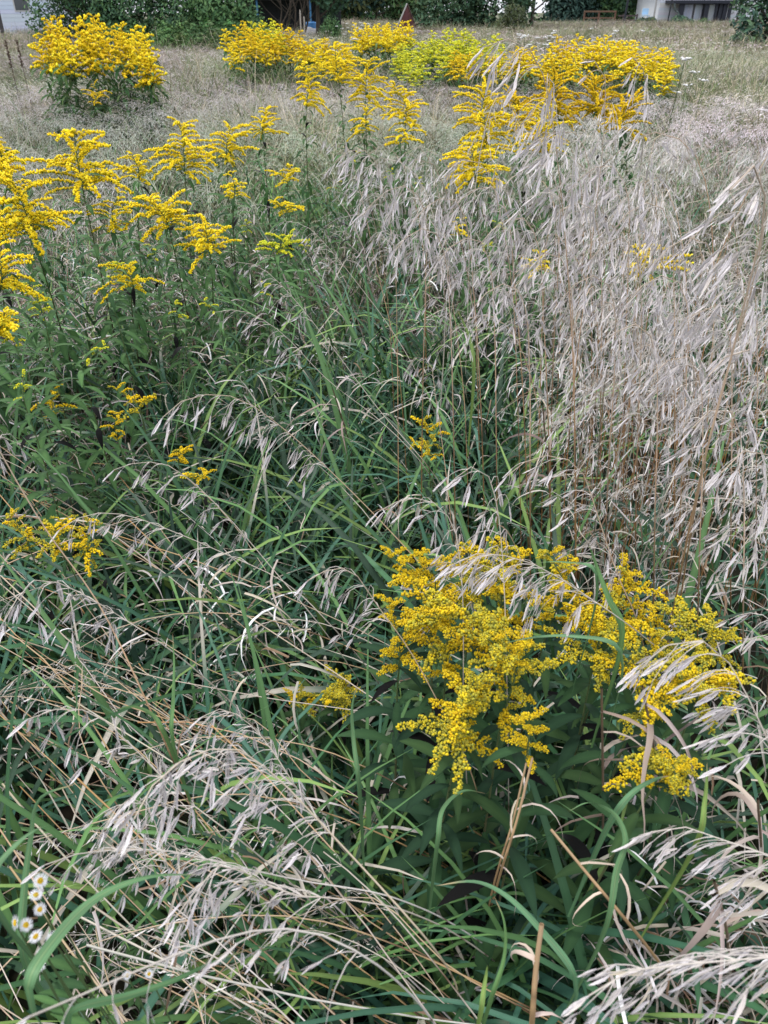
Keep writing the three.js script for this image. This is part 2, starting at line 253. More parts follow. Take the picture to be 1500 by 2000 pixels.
tree('field_shrub', 'low dark bush beside the porch downpipe', 1325, -83, 1.0, 1.2, 3500, 0.12, dk.concat(bluish), { category: 'shrub', lo: 0 });
tree('field_shrub', 'narrow green bush at the foot of the porch windows', 1368, -82, 0.95, 0.8, 2200, 0.1, mid, { category: 'shrub', lo: 0 });
// wooden gate
{
  const z = -86, a = atZ(1139, 48, z), b = atZ(1199, 48, z), t = thing('wooden_gate', 'brown wooden rail gate standing in the far grass before the trees', 'gate', V(a.x, 0, z)), L = b.x - a.x;
  [0, 0.47, 1].forEach((k) => { const m = new MB(); m.box(L * k - 0.07, -0.1, -0.07, L * k + 0.07, 1.42, 0.07, [0.15, 0.085, 0.062]); part('post', m.geo(true), M.bark, t); });
  [[1.28, 1.42], [0.78, 0.88], [0.3, 0.4]].forEach(([y0, y1]) => { const m = new MB(); m.box(-0.07, y0, 0.073, L + 0.07, y1, 0.11, vary([0.17, 0.10, 0.072], 0.1)); part('rail', m.geo(true), M.bark, t); });
  const x2 = atZ(1243, 40, z).x, f = thing('rail_fence', 'low dark rail fence continuing beside the wooden gate', 'fence', V(b.x + 0.25, 0, z)), L2 = x2 - b.x - 0.25;
  [0.3, 1].forEach((k) => { const m = new MB(); m.box(L2 * k - 0.06, -0.1, -0.06, L2 * k + 0.06, 1.15, 0.06, [0.08, 0.06, 0.065]); part('post', m.geo(true), M.bark, f); });
  [[0.95, 1.06], [0.6, 0.7]].forEach(([y0, y1]) => { const m = new MB(); m.box(0, y0, 0.063, L2, y1, 0.1, [0.10, 0.075, 0.08]); part('rail', m.geo(true), M.bark, f); });
}
for (const [px, z, lab, r, lean] of [[1218, -80, 'dark slender pole rising between the gate and the white house', 0.11, 0.12], [1303, -84, 'thin dark pole before the white house siding', 0.07, 0.1], [1275, -85, 'short pale pole at the corner of the white house', 0.09, 0]]) {
  const p = atZ(px, 45, z), t = thing('field_pole', lab, 'pole', V(p.x, 0, z)), m = new MB(); m.tube([V(0, -0.2, 0), V(lean, 3, 0), V(lean * 2, lean ? 6 : 2.2, 0)], (u) => r * (1 - 0.3 * u), 8, () => (lean ? [0.035, 0.04, 0.05] : [0.34, 0.34, 0.34])); part('shaft', m.geo(), M.bark, t);
}
// white house with dark porch
{
  const z = -90, x0 = atZ(1283, 40, z).x, x1 = atZ(1520, 40, z).x, t = thing('white_house', 'white sided house with a dark timber porch beyond the field', 'house', V(x0, 0, z)), W = x1 - x0, w = new MB(), sd = new MB(), r = new MB();
  w.box(0, 0, -8, W, 3.2, 0, [0.66, 0.69, 0.74]); part('wall', w.geo(true), M.built, t);
  for (let k = 0; k < 16; k++) { const q = new MB(); q.box(-0.02, 0.05 + k * 0.2, 0.003, W + 0.02, 0.235 + k * 0.2, 0.03 + (k % 3) * 0.004, vary([0.72, 0.75, 0.8], 0.03)); part('siding_board', q.geo(true), M.built, t); }
  { const a = [V(-0.5, 3.2, 0.6), V(W + 0.5, 3.2, 0.6), V(W + 0.5, 5.2, -4), V(-0.5, 5.2, -4), V(-0.5, 3.2, -8.6), V(W + 0.5, 3.2, -8.6)].map((q) => r.v(q, [0.06, 0.062, 0.07])); r.quad(a[0], a[1], a[2], a[3]); r.quad(a[3], a[2], a[5], a[4]); r.tri(a[0], a[3], a[4]); r.tri(a[1], a[5], a[2]); part('roof', r.geo(true), M.built, t); }
  const px = (q) => atZ(q, 40, z + 2.4).x - x0, dark = [0.030, 0.034, 0.048];
  const pr = new MB(); pr.box(px(1308), 1.98, 0.04, px(1442), 2.25, 2.75, dark); part('porch_roof', pr.geo(true), M.built, t);
  const fl = new MB(); fl.box(px(1320), 0, 0.04, px(1438), 0.28, 2.6, [0.08, 0.075, 0.075]); part('porch_floor', fl.geo(true), M.built, t);
  for (const [a, b] of [[1322, 1332], [1371, 1380], [1392, 1396], [1408, 1411], [1418, 1424]]) { const m = new MB(); m.box(px(a), 0.28, 2.3, px(b), 1.98, 2.5, dark); part('porch_post', m.geo(true), M.built, t); }
  const dp = new MB(); dp.box(px(1401), 0.28, 0.05, px(1417), 1.97, 2.28, [0.05, 0.056, 0.075]); part('porch_side_wall', dp.geo(true), M.built, t);
  for (const [a, b, y0, y1, c] of [[1333, 1352, 0.4, 1.9, [0.42, 0.46, 0.58]], [1356, 1370, 0.4, 1.9, [0.46, 0.5, 0.6]], [1381, 1400, 0.4, 1.9, [0.62, 0.66, 0.72]]]) {
    const f = new MB(); f.box(px(a) - 0.06, y0 - 0.08, 1.9, px(b) + 0.06, y1 + 0.06, 1.95, [0.1, 0.1, 0.12]); const wn = part('window', f.geo(true), M.built, t);
    const cu = new MB(), n = 14; for (let k = 0; k < n; k++) cu.box(px(a) + (px(b) - px(a)) * k / n, y0, 1.953, px(a) + (px(b) - px(a)) * (k + 0.9) / n, y1, 1.965 + (k % 2) * 0.02, vary(c, 0.05)); part('curtain', cu.geo(true), M.built, wn);
  }
  const g = new MB(); g.tube(smooth([V(px(1309), 2.0, 2.8), V(px(1312), 1.5, 2.8), V(px(1320), 1.2, 2.8), V(px(1321), 0.1, 2.8)], 10), () => 0.07, 7, () => [0.1, 0.13, 0.13]); part('downpipe', g.geo(), M.built, t);
  const ch = thing('garden_chair', 'small pale blue plastic chair standing behind the fence near the porch', 'chair', V(atZ(1262, 25, -86).x, 0.6, -86)), sm = new MB(), bm = new MB();
  sm.box(-0.3, 0.4, -0.3, 0.3, 0.46, 0.3, [0.4, 0.6, 0.8]); bm.box(-0.3, 0.5, -0.34, 0.3, 1.0, -0.28, [0.4, 0.6, 0.8]); part('seat', sm.geo(true), M.built, ch); part('backrest', bm.geo(true), M.built, ch);
  for (const [a, b] of [[-0.26, -0.26], [0.26, -0.26], [-0.26, 0.26], [0.26, 0.26]]) { const l = new MB(); l.tube([V(a, -0.6, b), V(a, 0.4, b)], () => 0.03, 5, () => [0.4, 0.6, 0.8]); part('leg', l.geo(), M.built, ch); }
}
tree('dark_conifer', 'dark blue green bushy tree at the edge of the far field before the house', 1500, -28, 4.6, 1.35, 12000, 0.10, bluish.concat(dk), { lo: 0, lobes: 24 });
tree('slender_tree', 'slender green sapling beside the porch corner', 1436, -78, 5, 1.0, 1600, 0.13, mid.concat(bluish), { lo: 0.15 });

// ---------------------------------------------------------------- smooth brome grass: culm, drooping panicle of spikelets, dry leaves
const WIND = V(-0.20, 0, 0.06);
function spikeletGeo(n, seg, fine) {                                // one unit long, hanging along +y
  const b = new MB(), tint = rr(-0.09, 0.06);
  for (let i = 0; i < n; i++) {
    const s = i % 2 ? 1 : -1, y0 = i / n * 0.5, len = 0.52 - 0.03 * i, out = rr(0.03, 0.09) * s, z = rr(-0.012, 0.012);
    const pts = []; for (let k = 0; k <= seg; k++) { const t = k / seg; pts.push(V(out * Math.pow(t, 0.8) + s * 0.012, y0 + len * t, z + 0.02 * Math.sin(t * 3) * s)); }
    const base = [0.38 + tint, 0.335 + tint, 0.355 + tint], warm = rr(0, 1), edge = lerp3([0.78, 0.755, 0.785], [0.72, 0.66, 0.58], warm * warm), tip = lerp3([0.75, 0.72, 0.735], [0.68, 0.61, 0.53], warm * warm);
    b.ribbon(pts, (t) => (fine ? 0.064 : 0.074) * Math.sin(Math.PI * clamp(0.12 + 0.88 * t)) ** 0.8, V(0.35, 0, 1), (t, a) => lerp3(lerp3(base, edge, Math.abs(a)), tip, t * t), fine ? 0.35 : 0, 0, 0.5 * s);
  }
  return b.geo();
}
const fineSpikelets = [0, 1, 2, 3, 4, 5].map(() => spikeletGeo(5, 3, true)), coarse = [0, 1, 2, 3, 4].map(() => spikeletGeo(3, 2, false)), bare = spikeletGeo(2, 2, false);
const curveAt = (pts, t) => { const x = clamp(t) * (pts.length - 1), k = Math.min(pts.length - 2, Math.floor(x)); return V().lerpVectors(pts[k], pts[k + 1], x - k); };
// curve: points from root to tip in the thing's own axes; the last `share` of it carries the panicle
function makePanicle(curve, share, o) {
  const b = new MB(), spots = [], n = o.nodes || 9, G = V(0, -1, 0).addScaledVector(o.wind || WIND, o.gust ?? 1).normalize();
  for (let k = 0; k < n; k++) {
    const u = k / n, t = 1 - share * (1 - u) * (0.97 + rnd() * 0.06), p = curveAt(curve, t), T = curveAt(curve, t + 0.01).sub(curveAt(curve, t - 0.01)).normalize();
    const m = Math.max(1, Math.round((o.density || 1) * (1 - u * 0.55) * rr(2.2, 4.2)));
    for (let j = 0; j < m; j++) {
      const R = V(gauss(), gauss() * 0.6, gauss()).addScaledVector(T, 0).normalize(), len = (o.branch || 0.075) * (1 - 0.62 * u) * rr(0.45, 1.15);
      const d0 = V().copy(T).multiplyScalar(0.9).addScaledVector(R, 0.55).addScaledVector(G, 0.1).normalize(), d1 = V().copy(G).addScaledVector(T, o.along ?? 0.3).addScaledVector(R, o.spread ?? 0.42).normalize();
      const pts = [p.clone()], q = p.clone(), d = V(); for (let s = 0; s < 4; s++) { d.lerpVectors(d0, d1, Math.pow((s + 0.6) / 4, 0.7)).normalize(); q.addScaledVector(d, len / 4); pts.push(q.clone()); }
      b.tube(pts, (s) => 0.00042 * (1 - 0.4 * s) * (o.thick || (o.hero ? 1.25 : 0.75)), 3, () => [0.58, 0.535, 0.50]);
      const pairs = len > 0.035 && rnd() < 0.6 ? 2 : 1;
      for (let e = 0; e < pairs; e++) { const at0 = e ? pts[2] : pts[4], dir = V().copy(d1).addScaledVector(V(gauss(), gauss(), gauss()), 0.16).normalize(); spots.push([at0.clone(), dir, (o.size || 0.027) * rr(0.75, 1.2), rnd() * TAU]); }
    }
  }
  const tip = curve[curve.length - 1]; spots.push([tip.clone(), V().copy(G).addScaledVector(curveAt(curve, 1).sub(curveAt(curve, 0.97)).normalize(), 1.2).normalize(), o.size || 0.027, 0]);
  return { b, spots };
}
const qY = V(0, 1, 0);
function addGeo(b, g, mat4) { const P = g.attributes.position, K = g.attributes.color, base = b.p.length / 3, v = V(); for (let k = 0; k < P.count; k++) { v.fromBufferAttribute(P, k).applyMatrix4(mat4); b.p.push(v.x, v.y, v.z); b.c.push(K.getX(k), K.getY(k), K.getZ(k)); } for (const i of g.index.array) b.i.push(base + i); }
function spotMatrix([p, d, s, roll]) { const q = new THREE.Quaternion().setFromUnitVectors(qY, d).multiply(new THREE.Quaternion().setFromAxisAngle(qY, roll)); return new THREE.Matrix4().compose(p, q, V(s, s, s)); }
function culmInto(b, curve, r, hue) { b.tube(curve, (t) => r * (1 - 0.62 * t), 5, (t) => { const joint = [0.18, 0.36, 0.55].some((x) => Math.abs(t - x) < 0.012); return joint ? [0.13, 0.08, 0.05] : lerp3(hue, C.straw, clamp(t * 1.25 - 0.4) ** 1.3); }); }
function dryLeafInto(b, p, az, len, w, pal) {
  const pts = [p.clone()], q = p.clone(); let e = rr(0.2, 1.1), a = az; const curl = rr(-0.9, 0.9);
  for (let k = 0; k < 9; k++) { e -= rr(0.1, 0.42); a += curl * 0.25 + gauss() * 0.2; q.add(V(Math.cos(a) * Math.cos(e), Math.sin(Math.max(e, -1.5)), Math.sin(a) * Math.cos(e)).multiplyScalar(len / 9)); pts.push(q.clone()); }
  const c = vary(pal, 0.2); b.ribbon(pts, (t) => w * (1 - t * 0.85) * (0.7 + 0.3 * Math.sin(t * 5)), V(-Math.sin(az), 0, Math.cos(az)), (t, s) => mul3(c, 1 + 0.14 * s), 0.25, rr(-3, 3));
}
function makeBrome(t, curve, o = {}) {
  const cb = new MB(); culmInto(cb, curve, o.r || 0.0014, o.hue || C.rust); part('culm', cb.geo(), M.straw, t);
  for (let k = 0; k < (o.leaves ?? 2); k++) { const lb = new MB(), s = rr(0.12, 0.55); dryLeafInto(lb, curveAt(curve, s), rnd() * TAU, rr(0.10, 0.2), rr(0.0035, 0.006), pick([C.grey, C.straw, C.brown])); part('dry_leaf', lb.geo(), M.straw, t); }
  const { b, spots } = makePanicle(curve, o.share || 0.22, o);
  if (o.hero) { const pn = part('panicle', b.geo(), M.straw, t); for (const s of spots) { const m = part('spikelet', pick(fineSpikelets), M.husk, pn); m.applyMatrix4(spotMatrix(s)); } }
  else { for (const s of spots) addGeo(b, pick(o.set || coarse), spotMatrix(s)); part('panicle', b.geo(), M.husk, t, 'stuff'); }
  return t;
}
// single stalks read off the photograph: pixels from the tip down to where the culm is lost, distances there, the pixel of the root
function heroBrome(label, pts, d0, d1, root, o = {}) {
  const P = pts.map(([x, y], k) => at(x, y, d0 + (d1 - d0) * Math.pow(k / (pts.length - 1), 1.1)));
  const r = atH(root[0], root[1], 0.0); P.push(r); P.reverse();
  const c = smooth(P, 36), t = thing('brome_stalk', label, 'brome grass', r, o.group || 'single brome grass stalks nodding in front');
  // arc length sets which share bears the panicle
  const cl = c.map((p) => p.clone().sub(r)); let L = 0; for (let k = 1; k < cl.length; k++) L += cl[k].distanceTo(cl[k - 1]);
  const even = new THREE.CatmullRomCurve3(cl, false, 'centripetal').getSpacedPoints(40);
  return makeBrome(t, even, { hero: true, share: (o.len || 0.17) / L, leaves: 1, ...o });
}
const LEFT = V(-0.55, 0, 0.12);
heroBrome('tallest brome stalk, its nodding head crossing the yellow goldenrod near the top', [[945, 92], [985, 76], [1030, 92], [1062, 150], [1078, 230], [1098, 400], [1115, 620], [1122, 800]], 1.12, 1.3, [1125, 1400], { len: 0.30, size: 0.0415, nodes: 11, branch: 0.085, r: 0.0016, density: 1.7 });
heroBrome('second tallest brome stalk with a compact head beside the tallest one', [[1236, 112], [1250, 120], [1263, 170], [1258, 260], [1240, 420], [1205, 620], [1180, 760]], 1.25, 1.4, [1150, 1330], { len: 0.24, size: 0.0366, hue: [0.10, 0.09, 0.05], branch: 0.06 });
heroBrome('brome stalk whose small head floats between the two tallest heads', [[1160, 118], [1178, 130], [1182, 190], [1176, 300], [1150, 520], [1120, 760]], 1.45, 1.5, [1085, 1250], { len: 0.2, size: 0.0317, branch: 0.06, density: 0.6 });
heroBrome('brome stalk at the border with a blurred grey head and a thick orange culm', [[1425, 372], [1452, 330], [1486, 330], [1492, 430], [1462, 560], [1420, 730], [1378, 890]], 0.86, 0.98, [1290, 1330], { len: 0.2, size: 0.0390, r: 0.0024, hue: [0.42, 0.22, 0.09] });
heroBrome('second thick orange culm leaning beside the blurred border head', [[1520, 220], [1518, 300], [1500, 400], [1470, 560], [1430, 690], [1385, 860]], 0.95, 1.05, [1310, 1300], { len: 0.2, size: 0.0366, r: 0.0021, hue: [0.42, 0.23, 0.10] });
heroBrome('brome stalk with the big drooping head above the dark hollow mid meadow', [[655, 318], [690, 290], [728, 305], [752, 390], [770, 500], [776, 700], [778, 960]], 1.75, 1.8, [778, 1130], { len: 0.30, size: 0.0378, nodes: 13, branch: 0.10, density: 2.0, hue: [0.36, 0.2, 0.08] });
heroBrome('thin brome stalk whose wispy head peeks out behind the big drooping head', [[612, 262], [645, 255], [672, 275], [700, 360], [735, 520], [775, 700]], 2.0, 2.0, [800, 1060], { len: 0.2, size: 0.0317 });
heroBrome('brome stalk drooping just beside the big head, further from the camera', [[790, 300], [815, 285], [838, 310], [860, 400], [880, 560], [905, 760], [912, 900]], 1.7, 1.75, [915, 1130], { len: 0.26, size: 0.0342, branch: 0.09, hue: [0.36, 0.2, 0.08] });
heroBrome('brome stalk with a pale head over the orange culms at mid height', [[870, 330], [905, 310], [950, 330], [975, 410], [1000, 560], [1010, 760]], 1.5, 1.6, [1020, 1180], { len: 0.26, size: 0.0366, branch: 0.09 });
heroBrome('long thin brome stalk bowing toward the goldenrod row, upper of three', [[556, 432], [595, 440], [640, 482], [700, 556], [762, 640], [820, 740]], 2.15, 2.1, [900, 960], { len: 0.2, size: 0.0293, hue: C.straw });
heroBrome('long thin brome stalk bowing toward the goldenrod row, middle of three', [[462, 512], [505, 520], [560, 568], [650, 680], [740, 800], [850, 930]], 1.8, 1.75, [905, 1090], { len: 0.22, size: 0.0293, hue: C.straw });
heroBrome('long thin brome stalk bowing toward the goldenrod row, lowest of three', [[420, 610], [470, 606], [540, 642], [640, 742], [740, 820], [820, 900]], 1.7, 1.7, [900, 1080], { len: 0.22, size: 0.0281, hue: C.straw });
heroBrome('arching brome stalk with a comb of hanging spikelets over green blades mid picture', [[318, 815], [352, 785], [410, 770], [470, 780], [545, 830], [640, 915], [755, 1030], [895, 1185]], 1.05, 1.2, [1010, 1330], { len: 0.30, size: 0.0378, nodes: 12, branch: 0.055, density: 0.9, hue: [0.45, 0.27, 0.11], spread: 0.2 });
heroBrome('arching brome stalk parallel below the comb headed one', [[222, 918], [262, 905], [320, 906], [380, 945], [450, 1015], [540, 1120], [620, 1215]], 1.25, 1.3, [760, 1420], { len: 0.26, size: 0.0342, branch: 0.055, hue: C.straw, spread: 0.25 });
heroBrome('brome stalk with a wide pale head over the small yellow patch', [[116, 1035], [170, 1005], [240, 1005], [330, 1035], [440, 1082], [560, 1140], [650, 1225]], 1.2, 1.25, [800, 1420], { len: 0.30, size: 0.0329, density: 1.4, hue: C.straw });
heroBrome('brome stalk with a short bright head hanging before dark blades beside the goldenrod', [[600, 1135], [650, 1110], [690, 1118], [735, 1180], [800, 1270], [860, 1380], [905, 1470]], 0.92, 1.05, [965, 1700], { len: 0.16, size: 0.0317, nodes: 8, hue: [0.42, 0.27, 0.13], spread: 0.22 });
heroBrome('brome stalk whose feathery head spreads just above the goldenrod bloom', [[738, 1000], [790, 975], [840, 978], [882, 1020], [900, 1110], [905, 1240], [905, 1360]], 1.0, 1.05, [925, 1760], { len: 0.24, size: 0.0342, density: 1.3, hue: C.straw });
heroBrome('brome stalk with a claw shaped pale head above the goldenrod bloom', [[888, 935], [915, 912], [950, 925], [970, 985], [982, 1100], [988, 1240], [990, 1330]], 0.98, 1.02, [995, 1700], { len: 0.2, size: 0.0378, density: 0.9, hue: C.straw });
heroBrome('brome stalk with a long head bent over the orange culms above the bloom', [[990, 930], [1030, 900], [1090, 890], [1135, 920], [1165, 1000], [1205, 1120], [1240, 1200]], 1.02, 1.1, [1290, 1500], { len: 0.28, size: 0.0354, density: 1.2 });
heroBrome('brome stalk lying over the bloom with its head hanging onto the flowers', [[880, 1105], [930, 1082], [985, 1085], [1050, 1105], [1140, 1160], [1230, 1222]], 0.86, 0.95, [1420, 1400], { len: 0.2, size: 0.0342, density: 1.1, hue: C.straw });
heroBrome('brome stalk with needle straight pale spikelets beside the withered brown leaves', [[1250, 1300], [1300, 1262], [1370, 1250], [1420, 1290], [1465, 1370], [1510, 1470]], 0.74, 0.8, [1600, 1760], { len: 0.2, size: 0.0390, gust: 1.8, spread: 0.25, hue: C.straw, thick: 1.3 });
heroBrome('pale brome head reaching in sideways beneath the small corner goldenrod', [[1272, 1625], [1320, 1612], [1375, 1628], [1440, 1650], [1530, 1680]], 0.8, 0.8, [1760, 1820], { len: 0.17, size: 0.0317, density: 1.5, gust: 1.6, hue: C.pale, spread: 0.2 });
heroBrome('large pale brome head sweeping in at the bottom border over matted straw', [[1150, 1945], [1200, 1905], [1270, 1890], [1360, 1882], [1470, 1872], [1560, 1868]], 0.62, 0.66, [1800, 1960], { len: 0.20, size: 0.0317, density: 1.7, gust: 1.5, hue: C.pale, spread: 0.24 });
heroBrome('big blurred brome head with long hanging spikelets low in the straw', [[262, 1600], [310, 1520], [390, 1470], [460, 1462], [540, 1518], [640, 1622], [750, 1740], [830, 1830]], 0.68, 0.8, [900, 1960], { len: 0.24, size: 0.0415, nodes: 11, branch: 0.07, hue: [0.5, 0.4, 0.26], r: 0.0017, density: 1.2 });
heroBrome('brome head with spread spikelets at the edge of the tangled straw', [[55, 1405], [110, 1385], [180, 1392], [250, 1450], [350, 1550], [480, 1650]], 0.85, 0.9, [700, 1850], { len: 0.22, size: 0.0354, density: 1.1, hue: C.straw });
heroBrome('brome head stretched flat over straw above the white daisies', [[86, 1690], [150, 1668], [240, 1660], [330, 1662], [450, 1690], [600, 1722], [740, 1745]], 0.78, 0.86, [1000, 1880], { len: 0.2, size: 0.0305, hue: C.pale, spread: 0.22 });
heroBrome('sparse brome head on a bowed pale culm closest to the camera at the bottom', [[60, 1985], [190, 1930], [330, 1870], [450, 1828], [545, 1814], [640, 1830], [730, 1880]], 0.52, 0.66, [900, 2080], { len: 0.24, size: 0.0293, density: 0.45, branch: 0.06, hue: C.pale, r: 0.0016 });
heroBrome('brome head crumpled into a dense tuft above the bowed bottom culm', [[345, 1790], [385, 1735], [430, 1690], [470, 1700], [560, 1745], [660, 1755], [760, 1770]], 0.72, 0.8, [1000, 1900], { len: 0.16, size: 0.0317, density: 1.6, hue: C.straw });
heroBrome('shaggy grey brome head in the middle of the tangled straw', [[395, 1400], [430, 1385], [470, 1400], [520, 1450], [580, 1540]], 0.98, 1.0, [720, 1720], { len: 0.16, size: 0.0305, density: 1.5, hue: C.straw });
heroBrome('brome stalk with a limp head hanging at the picture border above the straw', [[8, 1215], [40, 1160], [75, 1130], [130, 1145], [220, 1195], [360, 1290]], 0.95, 1.0, [620, 1560], { len: 0.18, size: 0.0390, hue: C.straw });
heroBrome('short brome stalk with an open wiry head beside the daisies', [[205, 1620], [235, 1570], [270, 1560], [300, 1600], [330, 1700]], 0.85, 0.92, [420, 1880], { len: 0.15, size: 0.0244, density: 0.8, hue: C.straw });
heroBrome('orange culm crossing the straw from the border with its head cut off outside', [[-90, 700], [-60, 770], [0, 882], [90, 1035], [190, 1175], [300, 1400]], 1.0, 1.0, [420, 1700], { len: 0.12, size: 0.0305, hue: [0.42, 0.22, 0.08], r: 0.0017 });
heroBrome('slim brome stalk standing alone over the lush green blades mid meadow', [[795, 720], [815, 695], [838, 705], [850, 770], [868, 900], [880, 1010]], 1.65, 1.6, [890, 1180], { len: 0.16, size: 0.0317, hue: C.rust });
heroBrome('brome stalk with a two tiered head against the grey meadow at the border', [[1420, 235], [1445, 225], [1470, 245], [1485, 330], [1480, 460], [1450, 640]], 1.9, 1.9, [1390, 1020], { len: 0.28, size: 0.0366 });
heroBrome('brome stalk arching away from the standing clump toward the far meadow', [[1355, 340], [1330, 262], [1290, 255], [1265, 330], [1250, 460], [1240, 640]], 1.9, 1.8, [1215, 1060], { len: 0.26, size: 0.0342, wind: V(0.25, 0, 0) });

// the large heads that stand out of the clump, from the open side to the border
{
  const ord = ['first', 'second', 'third', 'fourth', 'fifth', 'sixth', 'seventh', 'eighth', 'ninth', 'tenth', 'eleventh', 'twelfth', 'thirteenth', 'fourteenth', 'fifteenth', 'sixteenth', 'seventeenth', 'eighteenth', 'nineteenth', 'twentieth', 'twenty first', 'twenty second', 'twenty third', 'twenty fourth'];
  [[800, 372], [842, 452], [884, 392], [930, 470], [962, 372], [1000, 560], [1022, 432], [1062, 330], [1085, 500], [1118, 262], [1142, 400], [1172, 545], [1196, 330], [1222, 470], [1252, 640], [1282, 402], [1312, 545], [1342, 700], [1366, 470], [1396, 610], [1420, 800], [1446, 520], [1468, 690], [1490, 880]].forEach(([x, y], k) => {
    const s = rr(0.85, 1.2), lean = gauss() * 30 + (x - 900) * 0.05, d = 1.72 - (y - 260) * 0.00115 + gauss() * 0.05;
    heroBrome(`large drooping brome head in the standing clump, ${ord[k]} counted from the open green side`, [[x - 78 * s, y + 42 * s], [x - 42 * s, y + 4], [x, y - 6 * s], [x + 26 * s, y + 40 * s], [x + 36 - lean * 0.2, y + 170], [x + 40 - lean * 0.6, y + 360]], d, d + 0.06, [x + 44 - lean, Math.min(1480, 1120 + (y - 260) * 0.42)], { len: rr(0.26, 0.32), size: rr(0.034, 0.039), nodes: 11, branch: rr(0.075, 0.095), density: rr(1.2, 1.7), r: 0.002, hue: pick([[0.36, 0.17, 0.055], [0.42, 0.22, 0.08], [0.30, 0.15, 0.06]]), group: 'large heads of the standing brome clump', leaves: 2, wind: V(-0.10, 0, 0.02), along: 0.12, spread: 0.52 });
  });
}
// standing clump: twelve stalks in many copies
const bromeKinds = [];
for (let k = 0; k < 14; k++) {
  const H = rr(0.95, 1.28), nod = rr(0.10, 0.26), lx = rr(-0.16, 0.06), lz = rr(-0.08, 0.08), t = new THREE.Group(); t.name = 'standing_brome';
  const c = new THREE.CatmullRomCurve3([V(0, 0, 0), V(lx * 0.2, H * 0.35, lz * 0.2), V(lx * 0.6, H * 0.72, lz * 0.6), V(lx - nod * 0.35, H * 0.95, lz), V(lx - nod * 0.8, H * rr(0.97, 1.01), lz + 0.02), V(lx - nod * 1.35, H * rr(0.88, 0.95), lz + 0.03)], false, 'centripetal').getSpacedPoints(24);
  makeBrome(t, c, { share: rr(0.24, 0.33), nodes: 11, branch: rr(0.08, 0.11), density: rr(0.85, 1.35), size: rr(0.031, 0.037), hue: pick([C.rust, C.rust, [0.26, 0.15, 0.07], C.straw]), leaves: 2 + (k % 2), r: 0.0021, wind: V(-0.16, 0, 0.04), spread: 0.5, along: 0.1, set: k % 4 === 3 ? [bare] : coarse });
  bromeKinds.push(t);
}
const stand = [[1000, 730], [1200, 760], [1420, 740], [1560, 780], [1640, 1100], [1600, 1440], [1250, 1420], [1040, 1200], [900, 1080], [760, 1010], [780, 800], [880, 660]];
const standZones = (px, py) => {
  const c = px < 980 ? ['at the open green side', 0] : px < 1130 ? ['among the bare orange culms', 1] : px < 1280 ? ['in the thick middle', 2] : px < 1430 ? ['past the middle toward the border', 3] : ['at the picture border', 4], r = py > 1130 ? ['front row', 0] : py > 930 ? ['second row', 1] : ['back row', 2];
  return [`dry brome stalk of the standing silvery clump, ${r[0]}, ${c[0]}`, `standing brome, ${r[0]}, ${c[0]}`];
};
{
  let n = 0, tries = 0;
  while (n < 138 && tries++ < 9000) {
    const px = rr(740, 1680), py = rr(720, 1380); if (!inside(px, py, stand)) continue;
    const p = atH(px, py, 0), dens = clamp((px - 700) / 420) * (px < 1000 ? 0.7 : px > 1300 ? 0.5 : 1); if (rnd() > dens) continue;
    if (p.z > -0.98 || (n > 92 && py < 1150)) continue;
    const z = standZones(px, py), t = bromeKinds[n % 14], o = n < 14 ? t : t.clone();
    o.name = numbered('standing_brome'); scene.add(o); tag(o, z[0], 'brome grass', z[1]);
    o.position.set(p.x, groundY(p.x, p.z), p.z); o.rotation.y = gauss() * 1.9; o.scale.setScalar((p.z > -1.2 ? rr(0.42, 0.6) : p.z > -1.45 ? rr(0.5, 0.75) : p.z > -1.9 ? rr(0.6, 0.98) : rr(0.78, 1.1))); n++;
  }
}

